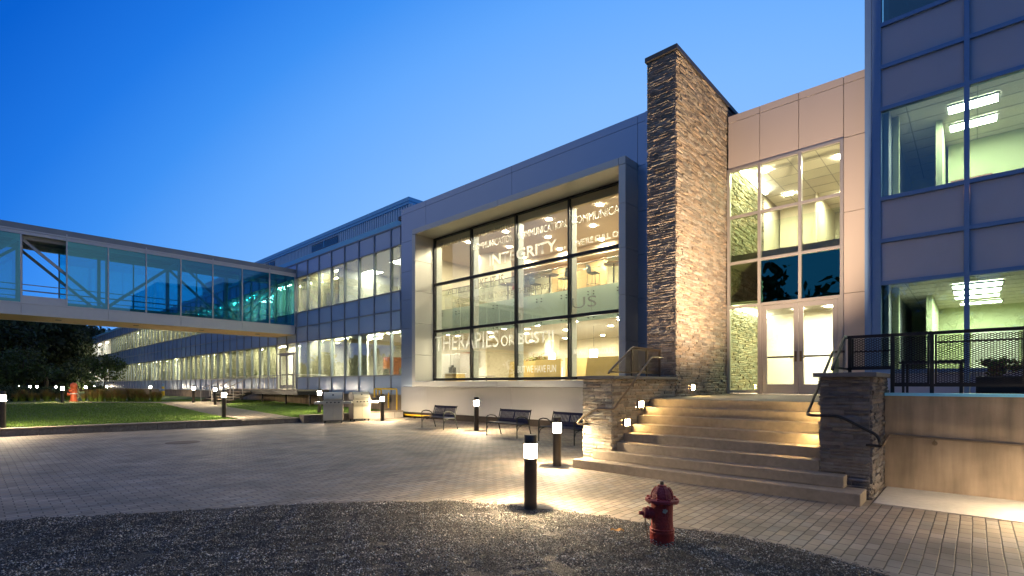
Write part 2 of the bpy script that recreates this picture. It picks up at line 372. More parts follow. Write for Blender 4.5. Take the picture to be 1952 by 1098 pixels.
# ------------------------------------------------------------------ mesh helpers
class MB:
    def __init__(s):
        s.v = []; s.f = []; s.mi = []; s.col = []; s.cm = 0; s.tint = None
    def face(s, idx):
        s.f.append(idx); s.mi.append(s.cm); s.col.append(s.tint or (1, 1, 1))
    def add(s, vs, fs):
        o = len(s.v); s.v.extend(vs)
        for f in fs: s.face([o + i for i in f])
    def box(s, x0, x1, y0, y1, z0, z1):
        if x0 > x1: x0, x1 = x1, x0
        if y0 > y1: y0, y1 = y1, y0
        if z0 > z1: z0, z1 = z1, z0
        s.add([(x0, y0, z0), (x1, y0, z0), (x1, y1, z0), (x0, y1, z0), (x0, y0, z1), (x1, y0, z1), (x1, y1, z1), (x0, y1, z1)],
              [(0, 3, 2, 1), (4, 5, 6, 7), (0, 1, 5, 4), (1, 2, 6, 5), (2, 3, 7, 6), (3, 0, 4, 7)])
        return s
    def bar(s, p, q, w, h=None, up=(0, 0, 1)):
        h = h or w; p = Vector(p); q = Vector(q); d = (q - p).normalized(); u = Vector(up)
        if abs(d.dot(u)) > .98: u = Vector((1, 0, 0))
        a = d.cross(u).normalized() * w / 2; b = a.cross(d).normalized() * h / 2
        vs = [p - a - b, p + a - b, p + a + b, p - a + b, q - a - b, q + a - b, q + a + b, q - a + b]
        s.add([tuple(x) for x in vs], [(3, 2, 1, 0), (4, 5, 6, 7), (0, 1, 5, 4), (1, 2, 6, 5), (2, 3, 7, 6), (3, 0, 4, 7)])
        return s
    def tube(s, pts, r, n=10, r1=None, cap=True):
        pts = [Vector(p) for p in pts]; rings = []; N = len(pts)
        for i, p in enumerate(pts):
            d = (pts[min(i + 1, N - 1)] - pts[max(i - 1, 0)]).normalized()
            u = Vector((0, 0, 1)) if abs(d.z) < .95 else Vector((1, 0, 0))
            a = d.cross(u).normalized(); b = a.cross(d).normalized()
            rr = r if r1 is None else r + (r1 - r) * i / max(1, N - 1)
            o = len(s.v)
            for k in range(n):
                t = 2 * math.pi * k / n
                s.v.append(tuple(p + (a * math.cos(t) + b * math.sin(t)) * rr))
            rings.append(o)
        for i in range(N - 1):
            A, B = rings[i], rings[i + 1]
            for k in range(n): s.face([A + k, A + (k + 1) % n, B + (k + 1) % n, B + k])
        if cap:
            s.face([rings[0] + k for k in range(n)][::-1]); s.face([rings[-1] + k for k in range(n)])
        return s
    def lathe(s, prof, c=(0, 0, 0), n=24, axis=None):
        # prof: list of (r, h); axis: Matrix 3x3 turning z into the wanted axis
        rings = []
        for r, h in prof:
            o = len(s.v)
            for k in range(n):
                t = 2 * math.pi * k / n
                p = Vector((r * math.cos(t), r * math.sin(t), h))
                if axis is not None: p = axis @ p
                s.v.append((c[0] + p.x, c[1] + p.y, c[2] + p.z))
            rings.append(o)
        for A, B in zip(rings, rings[1:]):
            for k in range(n): s.face([A + k, A + (k + 1) % n, B + (k + 1) % n, B + k])
        s.face([rings[0] + k for k in range(n)][::-1]); s.face([rings[-1] + k for k in range(n)])
        return s
    def prism(s, poly, z0, z1):
        n = len(poly); o = len(s.v)
        s.v.extend([(x, y, z0) for x, y in poly] + [(x, y, z1) for x, y in poly])
        s.face([o + i for i in range(n)][::-1]); s.face([o + n + i for i in range(n)])
        for i in range(n): s.face([o + i, o + (i + 1) % n, o + n + (i + 1) % n, o + n + i])
        return s
    def build(s, name, m, parent=None, smooth=False, local=False, bevel=0.0):
        me = bpy.data.meshes.new(name)
        off = Vector((0, 0, 0))
        if parent is not None and not local:
            q = parent
            while q is not None: off += q.location; q = q.parent
        vs = [(x - off.x, y - off.y, z - off.z) for x, y, z in s.v] if off.length > 0 else s.v
        me.from_pydata(vs, [], s.f)
        ms = m if isinstance(m, (list, tuple)) else [m]
        for k in ms: me.materials.append(k)
        if any(s.mi): me.polygons.foreach_set('material_index', s.mi)
        if any(c != (1, 1, 1) for c in s.col):
            a = me.color_attributes.new('tint', 'FLOAT_COLOR', 'CORNER')
            buf = []
            for c, f in zip(s.col, s.f): buf.extend((c[0], c[1], c[2], 1.0) * len(f))
            a.data.foreach_set('color', buf)
        else:
            a = me.color_attributes.new('tint', 'FLOAT_COLOR', 'CORNER')
            a.data.foreach_set('color', [1.0] * (4 * sum(len(f) for f in s.f)))
        if smooth:
            me.polygons.foreach_set('use_smooth', [True] * len(me.polygons))
            me.update()
            try: me.set_sharp_from_angle(angle=R(40))
            except Exception: pass
        me.update()
        o = bpy.data.objects.new(name, me); COL.objects.link(o)
        if parent is not None: o.parent = parent
        if bevel:
            b = o.modifiers.new('edge', 'BEVEL'); b.width = bevel; b.segments = 2; b.limit_method = 'ANGLE'
        return o

def tag(o, label=None, cat=None, group=None, kind=None):
    if label: o['label'] = label
    if cat: o['category'] = cat
    if group: o['group'] = group
    if kind: o['kind'] = kind
    return o
def thing(name, label, cat, loc=(0, 0, 0), rz=0.0, group=None):
    o = bpy.data.objects.new(name, None); COL.objects.link(o)
    o.empty_display_size = .2; o.location = loc; o.rotation_euler = (0, 0, rz)
    return tag(o, label, cat, group)
def dup(o, loc=None, rz=None, label=None, parent=None):
    c = o.copy(); COL.objects.link(c)
    if loc is not None: c.location = loc
    if rz is not None: c.rotation_euler = (0, 0, rz)
    if label: c['label'] = label
    if parent is not None: c.parent = parent
    for ch in list(o.children):
        k = ch.copy(); COL.objects.link(k); k.parent = c
        for g in list(ch.children):
            d = g.copy(); COL.objects.link(d); d.parent = k
    return c
def panels(mb, axis, c, depth, us, zs, gap=.012, skip=()):
    """flat panels with open joints. axis 'y': facing -Y at y=c; 'x': facing +X at x=c"""
    for i in range(len(us) - 1):
        for j in range(len(zs) - 1):
            if (i, j) in skip: continue
            a, b = us[i] + gap / 2, us[i + 1] - gap / 2; z0, z1 = zs[j] + gap / 2, zs[j + 1] - gap / 2
            if axis == 'y': mb.box(a, b, c, c + depth, z0, z1)
            else: mb.box(c - depth, c, a, b, z0, z1)

def ledge(mb, p, du, dn, width, z0, z1, seed, hmin=.040, hmax=.078, lmin=.14, lmax=.46, depth=.040, lo=.62, hi=1.25):
    """stacked ledge stones on one wall face. p: (x,y) start, du: unit vector along, dn: unit outward"""
    rg = random.Random(seed); z = z0
    while z < z1 - .012:
        h = min(rg.uniform(hmin, hmax), z1 - z)
        if z1 - z - h < .03: h = z1 - z
        u = -rg.uniform(0, lmax * .6)
        while u < width:
            L = rg.uniform(lmin, lmax); a = max(u, 0); b = min(u + L, width); u += L
            if b - a < .02: continue
            hh = [(z, z + h)]
            if h > .085 and rg.random() < .3: hh = [(z, z + h * .5), (z + h * .5, z + h)]
            for (s0, s1) in hh:
                D = depth * rg.random() ** 1.3
                j = lambda k=.010: rg.uniform(-k, k)
                g = .004
                c = [(a + g, s0 + g), (b - g, s0 + g), (b - g, s1 - g), (a + g, s1 - g)]
                # front face split in a 3x2 patch with ragged depth
                nu = max(2, int((b - a) / .09)); o = len(mb.v)
                t = rg.uniform(lo, hi); w = rg.uniform(-.08, .10)
                mb.tint = (t * (1 + w), t, t * (1 - w))
                for iz, zz in enumerate((s0 + g, s0 + h * .0 + (s0 + s1) / 2 - s0, s1 - g)):
                    zz = (s0 + g, (s0 + s1) / 2, s1 - g)[iz]
                    for iu in range(nu + 1):
                        uu = a + g + (b - a - 2 * g) * iu / nu
                        dd = .012 + D + j(.008) - (.010 if iz != 1 else 0)
                        mb.v.append((p[0] + du[0] * uu + dn[0] * dd, p[1] + du[1] * uu + dn[1] * dd, zz + (j(.004) if iz == 1 else 0)))
                W = nu + 1
                for iz in range(2):
                    for iu in range(nu):
                        mb.face([o + iz * W + iu, o + iz * W + iu + 1, o + (iz + 1) * W + iu + 1, o + (iz + 1) * W + iu])
                # returns to the wall
                o2 = len(mb.v)
                for (uu, zz) in c:
                    mb.v.append((p[0] + du[0] * uu - dn[0] * .02, p[1] + du[1] * uu - dn[1] * .02, zz))
                bl, br_, tl, trr = o, o + nu, o + 2 * W, o + 2 * W + nu
                mb.face([o2, o2 + 1] + [o + i for i in range(nu, -1, -1)])
                mb.face([o2 + 3] + [o + 2 * W + i for i in range(0, nu + 1)] + [o2 + 2])
                mb.face([o2, bl, o + W, tl, o2 + 3])
                mb.face([o2 + 1, o2 + 2, trr, o + W + nu, br_])
        z += h
    mb.tint = None

def sheet(name, poly, z, m, label=None, cat=None, kind='structure', hf=None):
    mb = MB()
    mb.add([(x, y, (hf(x, y) if hf else 0) + z) for x, y in poly], [list(range(len(poly)))])
    o = mb.build(name, m)
    return tag(o, label, cat, None, kind)

# ================================================================== SETTING: ground, plaza, gravel, lawn, paths
def lh(x, y=0): return .22 + .18 * min(1.0, max(-.05, (-22 - x) / 18))
sheet('ground', [(-1500, -1500), (1500, -1500), (1500, 1500), (-1500, 1500)], -.03, M['ground'])
mb = MB(); mb.box(-25.5, 16, -24, 15.2, -.025, 0); tag(mb.build('plaza_paving', M['pavers']), kind='structure')
EDGE = [(-11.5, -7.0), (-9.4, -2.2), (-8.54, .25), (-7.87, 1.40), (-7.07, 2.69), (-6.23, 3.77), (-5.44, 4.53), (-4.62, 5.00), (-4.00, 5.20), (-3.35, 5.34),
        (-2.47, 5.52), (-1.67, 5.60), (-1.11, 5.55), (-.65, 5.40), (-.1, 5.15), (.7, 4.6), (1.8, 3.4)]
def smooth_line(P, n=5):
    out = []
    for i in range(len(P) - 1):
        p0, p1, p2, p3 = P[max(i - 1, 0)], P[i], P[i + 1], P[min(i + 2, len(P) - 1)]
        for k in range(n):
            t = k / n
            out.append(tuple(.5 * ((2 * p1[a]) + (-p0[a] + p2[a]) * t + (2 * p0[a] - 5 * p1[a] + 4 * p2[a] - p3[a]) * t * t + (-p0[a] + 3 * p1[a] - 3 * p2[a] + p3[a]) * t ** 3) for a in (0, 1)))
    out.append(P[-1]); return out
edge = smooth_line(EDGE)
bed = edge + [(3, -9), (-11.5, -9)]
sheet('gravel_bed', bed, .005, M['gravel_base'])
# border course: a line of pavers laid end to end along the curve
def offset_pt(P, i, d):
    a = Vector(P[max(i - 1, 0)]); b = Vector(P[min(i + 1, len(P) - 1)]); t = (b - a).normalized(); n = Vector((-t.y, t.x))
    return (P[i][0] + n.x * d, P[i][1] + n.y * d)
dense = []
for a, b in zip(edge, edge[1:]):
    L = math.dist(a, b); k = max(1, int(L / .03))
    for i in range(k): dense.append((a[0] + (b[0] - a[0]) * i / k, a[1] + (b[1] - a[1]) * i / k))
mb = MB(); acc = 0; start = 0
for i in range(1, len(dense)):
    acc += math.dist(dense[i - 1], dense[i])
    if acc > .24:
        a, b = start, i - 0
        p = [offset_pt(dense, a, -.005), offset_pt(dense, b, -.005), offset_pt(dense, b, .105), offset_pt(dense, a, .105)]
        q = Vector(p[1]) - Vector(p[0]); q.normalize(); g = .004
        p = [(p[0][0] + q.x * g, p[0][1] + q.y * g), (p[1][0] - q.x * g, p[1][1] - q.y * g), (p[2][0] - q.x * g, p[2][1] - q.y * g), (p[3][0] + q.x * g, p[3][1] + q.y * g)]
        mb.prism(p, -.01, .012 + rnd.uniform(-.002, .002)); acc = 0; start = i
tag(mb.build('border_paving', M['border'], bevel=.004), kind='structure')

# loose gravel: stone chips
def inside_poly(px, py, poly):
    c = np.zeros(len(px), bool); n = len(poly); j = n - 1
    for i in range(n):
        xi, yi = poly[i]; xj, yj = poly[j]
        if yi != yj:
            k = ((yi > py) != (yj > py)) & (px < (xj - xi) * (py - yi) / (yj - yi) + xi)
            c ^= k
        j = i
    return c
def chips(name, poly, n, smin, smax, z, seed, m, box):
    g = np.random.default_rng(seed)
    px = g.uniform(box[0], box[1], n); py = g.uniform(box[2], box[3], n)
    k = inside_poly(px, py, poly); px, py = px[k], py[k]
    # only what the place in front of the camera shows
    t = -.6786 * px + .7345 * py; l = .7345 * px + .6786 * py
    k = (t > 2.4) & (np.abs(l / np.maximum(t, .1)) < 1.35); px, py = px[k], py[k]; n = len(px)
    base = np.array([(1, 0, 0), (-1, 0, 0), (0, 1, 0), (0, -1, 0), (0, 0, 1), (0, 0, -1)], float)
    tri = np.array([(0, 2, 4), (2, 1, 4), (1, 3, 4), (3, 0, 4), (2, 0, 5), (1, 2, 5), (3, 1, 5), (0, 3, 5)])
    s = g.uniform(smin, smax, n) * (1 + .9 * (g.random(n) ** 6))
    V = base[None] * g.uniform(.55, 1.2, (n, 6, 1)) * s[:, None, None]
    V[..., 2] *= .7
    a = g.uniform(0, 6.28, n); b = g.uniform(-.6, .6, n)
    ca, sa = np.cos(a)[:, None], np.sin(a)[:, None]; cb, sb = np.cos(b)[:, None], np.sin(b)[:, None]
    x, y, w = V[..., 0], V[..., 1], V[..., 2]
    x, w = x * cb - w * sb, x * sb + w * cb
    x, y = x * ca - y * sa, x * sa + y * ca
    lump = .012 * np.sin(px * 2.1 + 1) * np.cos(py * 2.7) + .014 * np.sin(px * 5.3 + py) * np.sin(py * 4.7) + .014 * np.sin(px * 11.3 + 2 * py) * np.sin(py * 13.1 - px * 3) + .010 * np.sin(px * 23 + py * 7) * np.sin(py * 19 - px * 5)
    P = np.stack([x + px[:, None], y + py[:, None], w + (z + s * .25 + (lump + .012) + g.uniform(0, .008, n))[:, None]], -1).reshape(-1, 3)
    F = (tri[None] + 6 * np.arange(n)[:, None, None]).reshape(-1, 3)
    me = bpy.data.meshes.new(name); nf = len(F)
    me.vertices.add(len(P)); me.vertices.foreach_set('co', P.ravel())
    me.loops.add(nf * 3); me.loops.foreach_set('vertex_index', F.ravel())
    me.polygons.add(nf); me.polygons.foreach_set('loop_start', np.arange(nf) * 3); me.polygons.foreach_set('loop_total', np.full(nf, 3))
    me.update(); me.validate()
    v = (g.random(n) ** 3.2 * 2.8 + .12) * (1 + .35 * np.sin(px * 3.1 + 2 * np.sin(py * 2.3)) * np.sin(py * 3.7 + px)); hue = g.uniform(-.14, .14, n)
    C = np.stack([v * (1 + hue), v, v * (1 - hue), np.ones(n)], -1)
    C = np.repeat(C, 24, axis=0)
    at = me.color_attributes.new('tint', 'FLOAT_COLOR', 'CORNER'); at.data.foreach_set('color', C.ravel().astype(np.float32))
    me.materials.append(m)
    o = bpy.data.objects.new(name, me); COL.objects.link(o)
    return o
tag(chips('gravel', bed, 260000, .0042, .0092, .006, 3, M['stone_chip'], (-9.2, 1.2, .2, 5.75)), kind='stuff')

# lawn, raised behind its low walls, and the gravel paths across it
LAWN_N = [(-25.8, -24), (-22.9, .68), (-21.85, 7.41), (-21.9, 9.75), (-21.3, 9.75), (-21.3, 12.0), (-21.6, 13.1), (-20.9, 15.6), (-40, 15.6), (-40, -60), (-31, -60)]
PATH1 = [(-21.75, 7.5), (-21.9, 9.6), (-28, 10.1), (-32.3, 10.4), (-36.5, 11.2), (-37.2, 12.4), (-40, 12.4), (-40, 8.7), (-34, 8.2), (-26, 7.6)]
PATH2 = [(-40, 12.4), (-42.3, 12.4), (-43.2, 10.0), (-43.0, 9.3), (-46.6, 6.2), (-47.6, 2), (-48, -30), (-46.2, -30), (-45.9, 3), (-44.6, 5.5), (-43, 7.2), (-40, 8.7)]
sheet('lawn', LAWN_N, 0, M['lawn'], hf=lambda x, y: .22 + .18 * (-22 - x) / 18)
sheet('lawn', [(-40, 15.6), (-170, 15.6), (-170, -60), (-40, -60)], .40, M['lawn'])
sheet('path', PATH1, .006, M['path'], hf=lambda x, y: .22 + .18 * (-22 - x) / 18)
sheet('path', PATH2, .406, M['path'])
def blades(name, n, box, seed, hmin, hmax, w, avoid, keep=None):
    g = np.random.default_rng(seed)
    # denser towards the near edge
    px = box[1] - (box[1] - box[0]) * g.random(n) ** 1.5; py = g.uniform(box[2], box[3], n)
    k = np.ones(n, bool)
    for p in avoid: k &= ~inside_poly(px, py, p)
    if keep: k &= inside_poly(px, py, keep)
    px, py = px[k], py[k]; n = len(px)
    z = .22 + .18 * np.clip((-22 - px) / 18, -.1, 1)
    h = g.uniform(hmin, hmax, n); a = g.uniform(0, 3.14, n); dx, dy = np.cos(a) * w, np.sin(a) * w
    tx, ty = g.normal(0, .35, n) * h, g.normal(0, .35, n) * h
    P = np.stack([np.stack([px - dx, py - dy, z - .005], -1), np.stack([px + dx, py + dy, z - .005], -1), np.stack([px + tx, py + ty, z + h], -1)], 1).reshape(-1, 3)
    me = bpy.data.meshes.new(name)
    me.vertices.add(3 * n); me.vertices.foreach_set('co', P.ravel()); me.loops.add(3 * n); me.loops.foreach_set('vertex_index', np.arange(3 * n))
    me.polygons.add(n); me.polygons.foreach_set('loop_start', np.arange(n) * 3); me.polygons.foreach_set('loop_total', np.full(n, 3)); me.update(); me.validate()
    v = g.uniform(.55, 1.45, n); hue = g.uniform(-.15, .2, n)
    C = np.repeat(np.stack([v * (1 + hue), v, v * .9, np.ones(n)], -1), 3, axis=0)
    at = me.color_attributes.new('tint', 'FLOAT_COLOR', 'CORNER'); at.data.foreach_set('color', C.ravel().astype(np.float32))
    me.materials.append(M['blade']); o = bpy.data.objects.new(name, me); COL.objects.link(o); return o
tag(blades('grass', 150000, (-48, -21.6, -3, 15.4), 5, .035, .075, .008, [PATH1, PATH2], [(-26.4, -24), (-23.05, .68), (-22.05, 7.41), (-22.3, 7.5), (-22.3, 9.7), (-21.7, 9.8), (-21.75, 12.3), (-21.75, 15.4), (-60, 15.4), (-60, -24)]), kind='stuff')

# pavement pad by the retaining wall
mb = MB(); mb.box(-1.05, 9, 8.52, 10.04, -.02, .012); tag(mb.build('pavement', M['pad'], bevel=.006), kind='structure')

# ================================================================== STONE TOWER, STAIR, CHEEK WALLS
tower = thing('stone_tower', 'tall narrow stacked stone tower wall with a thin dark metal coping, beside the glazed entrance', 'stone tower', (-5.62, 11.43, 0))
mb = MB(); mb.box(-5.98, -5.26, 11.45, 18.2, 0, 9.6); mb.build('core', M['stone'], tower)
mb = MB()
ledge(mb, (-6.0, 11.45), (1, 0), (0, -1), .75, 1.0, 9.62, 11, depth=.014)
ledge(mb, (-5.26, 11.43), (0, 1), (1, 0), 6.7, 1.2, 9.62, 12)
mb.build('stonework', M['stone'], tower)
mb = MB(); mb.box(-6.04, -5.20, 11.39, 18.24, 9.63, 9.75); mb.build('coping', M['coping'], tower, bevel=.01)

stair = thing('staircase', 'wide flight of eight pale concrete steps rising to the glass entrance doors', 'stairs', (-3.5, 9.5, 0))
r = .168
mb = MB()
mb.box(-5.88, -1.14, 8.14, 8.66, -.02, r)
mb.box(-5.62, -1.38, 8.45, 8.80, r, 2 * r)
ys = [8.72 + .28 * k for k in range(6)]
for k in range(5): mb.box(-5.235, -1.735, ys[k], ys[k + 1] + .06, (0 if k else .03), (k + 3) * r)
mb.build('step', M['step'], stair, bevel=.012)
mb = MB(); z8 = 8 * r
mb.add([(-5.235, ys[5], .1), (-1.735, ys[5], .1), (-1.735, 14.64, .1), (-5.235, 14.64, .1), (-5.235, ys[5], z8), (-1.735, ys[5], z8), (-1.735, 14.64, z8 + .042), (-5.235, 14.64, z8 + .042)],
       [(0, 3, 2, 1), (4, 5, 6, 7), (0, 1, 5, 4), (1, 2, 6, 5), (2, 3, 7, 6), (3, 0, 4, 7)])
mb.build('landing', M['step'], stair, bevel=.012)

def cheek(name, label, x0, x1, y0, y1, seed, m, faces):
    t = thing(name, label, 'stone wall', ((x0 + x1) / 2, y0, 0))
    mb = MB(); mb.box(x0 + .02, x1 - .02, y0 + .02, y1, -.02, 1.76); mb.build('core', m, t)
    mb = MB()
    for f in faces:
        if f == 'f': ledge(mb, (x0 + .02, y0 + .02), (1, 0), (0, -1), x1 - x0 - .04, 0, 1.76, seed, depth=.03)
        if f == 'r': ledge(mb, (x1 - .02, y0 + .02), (0, 1), (1, 0), y1 - y0 - .02, 0, 1.76, seed + 1, depth=.03)
        if f == 'l': ledge(mb, (x0 + .02, y1), (0, -1), (-1, 0), y1 - y0 - .02, 0, 1.76, seed + 2, depth=.03)
    mb.build('stonework', m, t)
    mb = MB(); mb.box(x0 - .07, x1 + .07, y0 - .08, y1 - .005, 1.76, 1.825); mb.build('cap', M['cap'], t, bevel=.008)
    return t
cheek('stair_wall', 'stacked stone cheek wall of the stairs, brightly lit at its foot and joined to the tower', -5.97, -5.25, 8.60, 11.42, 21, M['stone'], 'frl')
cheek('stair_wall', 'shaded stacked stone pier of the stairs, standing against the concrete retaining wall', -1.735, -1.09, 8.70, 10.60, 31, M['stone_shaded'], 'frl')

# ================================================================== CONCRETE RETAINING WALL, TERRACE
t = thing('retaining_wall', 'stained pale concrete retaining wall below the black mesh railing', 'retaining wall', (3, 10.04, 0))
mb = MB(); mb.box(-1.08, 12, 10.05, 10.3, -.02, 1.47); mb.build('wall', M['concrete'], t)
mb = MB(); mb.box(-1.08, 12, 10.02, 10.33, 1.47, 1.515); mb.build('cap', M['blueflash'], t)
mb = MB(); mb.box(-1.73, 12, 10.62, 14.38, .9, 1.375); mb.box(-1.08, 12, 10.31, 10.62, .9, 1.372); tag(mb.build('terrace_floor', M['concrete']), kind='structure')

# ================================================================== ENTRANCE BUILDING (warm-lit grey panels + glazing)
YD = 14.68
ent = thing('entrance_building', 'light grey, warm lit metal panelled entrance block with tall glazing between the stone tower and the office block', 'building', (-3.6, YD, 0))
mb = MB()
mb.cm = 0
panels(mb, 'y', YD, .06, [-5.18, -4.34, -3.39, -2.40, -1.93], [7.74, 9.07, 9.27], .014)
panels(mb, 'y', YD, .06, [-2.40, -1.93], [1.40, 3.9, 5.9, 7.74], .014)
mb.build('panel', M['warm_lit_panel'], ent)
mb = MB(); mb.box(-5.2, -1.75, YD + .065, YD + .25, 7.74, 9.26); mb.box(-2.40, -1.75, YD + .065, YD + .25, 1.2, 7.74)
mb.box(-5.2, -1.75, YD + .25, 22, 9.0, 9.2)
mb.build('backing', M['joint'], ent)
mb = MB(); mb.box(-5.2, -1.75, 21.8, 22, 0, 9.1); mb.box(-5.35, -5.25, 18.21, 22, 0, 9.1); mb.box(-1.75, -1.6, YD + .2, 22, 0, 9.1); mb.build('wall', M['cream'], ent)
mb = MB(); mb.box(-5.24, -1.76, YD + .27, 21.8, 5.08, 5.35); mb.build('floor', M['carpet'], ent); mb = MB(); mb.box(-5.24, -1.75, YD + .3, 21.8, 1.1, 1.386); mb.build('floor', M['carpet'], ent)
mb = MB(); mb.box(-5.2, -1.75, YD + .12, 21.8, 8.0, 8.06); mb.build('ceiling', M['ceiling'], ent); mb = MB(); mb.box(-5.2, -1.75, YD + .12, 21.8, 3.92, 3.98); mb.build('ceiling', M['ceiling'], ent)
mb = MB()
for k in range(9):                                  # ceiling grid tees
    y = 15.4 + .75 * k
    mb.box(-5.2, -1.76, y, y + .025, 7.992, 7.999)
for x in (-4.6, -3.9, -3.2, -2.5): mb.box(x, x + .025, 15, 21.7, 7.986, 7.990)
mb.build('ceiling_grid', M['tee'], ent)
# frames
xs = [-5.20, -4.35, -3.36, -2.40]
zs = [1.42, 3.83, 5.07, 6.37, 7.74]
mb = MB(); w = .075
for i, x in enumerate(xs):
    a, b = (x, x + w) if i == 0 else ((x - w, x) if i == 3 else (x - w / 2, x + w / 2))
    if i == 2: mb.box(a, b, YD - .03, YD + .10, zs[1], zs[4])
    else: mb.box(a, b, YD - .03, YD + .10, zs[0] - .03, zs[4])
xin = [xs[0] + w, xs[1] - w / 2, xs[1] + w / 2, xs[2] - w / 2, xs[2] + w / 2, xs[3] - w]
for j, z in enumerate(zs):
    for i in range(3):
        if j == 0 and i > 0: continue
        a, b = xin[2 * i], xin[2 * i + 1]
        h = w if j in (0, 4) else w
        z0 = z if j == 0 else (z - h if j == 4 else z - h / 2)
        if j == 1 and i > 0: mb.box(xin[2], xin[5], YD - .028, YD + .10, 3.80, 3.88) if i == 1 else None
        else: mb.box(a, b, YD - .028, YD + .098, z0, z0 + h)
mb.box(xs[1] + w / 2, xs[1] + w / 2 + .04, YD - .02, YD + .09, 1.386, 3.80); mb.box(xs[3] - w - .04, xs[3] - w, YD - .02, YD + .09, 1.386, 3.80)
mb.build('window_frame', M['alu'], ent, bevel=.004)
for i in range(3):
    for j in range(4):
        if j == 0 and i > 0: continue
        mb = MB(); mb.box(xin[2 * i] - .005, xin[2 * i + 1] + .005, YD + .03, YD + .042, zs[j] + .03, zs[j + 1] - .03)
        mb.build('window', M['glass_dark'] if (j == 1 and i > 0) else (M['glass_rail'] if i else M['glass_side']), ent)
mb = MB(); mb.box(xs[1], xs[3], YD + .2, YD + .26, 3.92, 5.08); mb.build('spandrel_backing', M['joint'], ent)
# the pair of doors
dl, dr = xs[1] + w / 2 + .045, xs[3] - w - .045; dm = (dl + dr) / 2
for s, (a, b) in enumerate(((dl, dm - .004), (dm + .004, dr))):
    mb = MB(); y0, y1 = YD - .015, YD + .035
    mb.box(a, a + .11, y0, y1, 1.40, 3.79); mb.box(b - .11, b, y0, y1, 1.40, 3.79); mb.box(a + .11, b - .11, y0, y1, 1.40, 1.66); mb.box(a + .11, b - .11, y0, y1, 3.67, 3.79)
    d = mb.build('door', M['alu'], ent, bevel=.004)
    mb = MB(); mb.box(a + .11, b - .11, YD + .004, YD + .014, 1.66, 3.67); mb.build('pane', M['glass_rail'], d)
    mb = MB(); mb.box(a + .11, b - .11, YD + .036, YD + .075, 2.36, 2.41); mb.build('push_bar', M['bronze'], d)
    hx = b - .055 if s == 0 else a + .055; sg = -1 if s == 0 else 1
    mb = MB(); mb.box(hx - .025, hx + .025, y0 - .02, y0, 2.25, 2.52); mb.tube([(hx, y0 - .02, 2.34), (hx, y0 - .06, 2.34), (hx + sg * .12, y0 - .06, 2.34)], .011, 8)
    mb.build('handle', M['railbronze'], d)
# vestibule walls behind the doors
mb = MB(); mb.box(-5.22, -1.76, 17.9, 18.0, 1.386, 3.92); mb.build('inner_wall', M['cream'], ent)
mb = MB(); mb.box(-3.0, -2.06, 17.86, 17.897, 1.386, 3.35); mb.box(-3.95, -3.3, 17.86, 17.897, 1.386, 3.35); mb.build('inner_door', M['white'], ent)
# upstairs balustrade just behind the glazing
mb = MB(); mb.box(-5.2, -1.8, 15.3, 15.315, 5.36, 6.25); mb.build('balustrade', M['glass_rail'], ent)
mb = MB(); mb.box(-3.9, -3.84, 19.0, 21.8, 5.35, 8.0); mb.box(-5.2, -3.9, 19.9, 20.0, 5.35, 8.0); mb.build('inner_partition', M['cream'], ent)

# ================================================================== OFFICE BLOCK (blue framed curtain wall)
YR = 14.40
off = thing('office_block', 'blue grey framed office block with lilac grey spandrels and brightly lit rooms', 'building', (0, YR, 0))
zo = [1.40, 1.95, 4.00, 4.98, 5.96, 8.04, 9.02, 10.0, 12.1, 13.1]
xo = [-1.66] + [-.14 + 1.52 * k for k in range(8)]
mb = MB()
mb.box(-1.93, -1.80, YR - .02, YR + .25, 1.38, 13.1); mb.box(-1.795, -1.62, YR, YR + .25, 1.38, 13.1)
for x in xo[1:]: mb.box(x - .045, x + .045, YR - .03, YR + .12, 1.38, 13.1)
for i in range(len(xo) - 1):
    a = -1.62 if i == 0 else xo[i] + .045; b = xo[i + 1] - .045
    for z in zo: mb.box(a, b, YR - .022, YR + .12, z - .045, z + .045)
mb.build('mullion', M['blueframe'], off)
mb = MB()
for i in range(len(xo) - 1):
    a = -1.62 if i == 0 else xo[i] + .045; b = xo[i + 1] - .045
    for j in (0, 2, 3, 5, 6, 8): mb = MB(); mb.box(a + .004, b - .004, YR + .03, YR + .09, zo[j] + .049, zo[j + 1] - .049); mb.build('spandrel', M['spandrel_lilac'], off)
for i in range(len(xo) - 1):
    a = -1.62 if i == 0 else xo[i] + .045; b = xo[i + 1] - .045
    for j in (1, 4, 7):
        mb = MB(); mb.box(a - .004, b + .004, YR + .04, YR + .052, zo[j] + .04, zo[j + 1] - .04); mb.build('window', M['glass_office'], off)
mb = MB(); mb.box(-1.59, 10.4, YR + .3, 24, 1.1, 1.38); mb.build('floor', M['carpet'], off); mb = MB(); mb.box(-1.59, 10.4, YR + .13, 24, 5.0, 5.6); mb.build('floor', M['carpet'], off); mb = MB(); mb.box(-1.59, 10.4, YR + .13, 24, 9.05, 9.6); mb.build('floor', M['carpet'], off)
mb = MB(); mb.box(-1.59, 10.4, YR + .14, 20.4, 8.12, 8.16); mb.build('ceiling', M['ceiling'], off); mb = MB(); mb.box(-1.59, 10.4, YR + .14, 20.4, 3.99, 4.03); mb.build('ceiling', M['ceiling'], off)
mb = MB(); mb.box(-1.6, 10.4, 20.4, 20.6, 1.3, 13.1); mb.build('inner_wall', M['greenwall'], off)
mb = MB(); mb.box(-1.6, -1.5, YR + .26, 24, 1.3, 13.1); mb.box(10.4, 10.6, YR + .1, 24, 0, 13.1); mb.box(-1.93, 10.6, 24, 24.2, 0, 13.1); mb.box(-1.93, 10.6, YR + .13, 24.2, 13.1, 13.3); mb.build('wall', M['spandrel_lilac'], off)
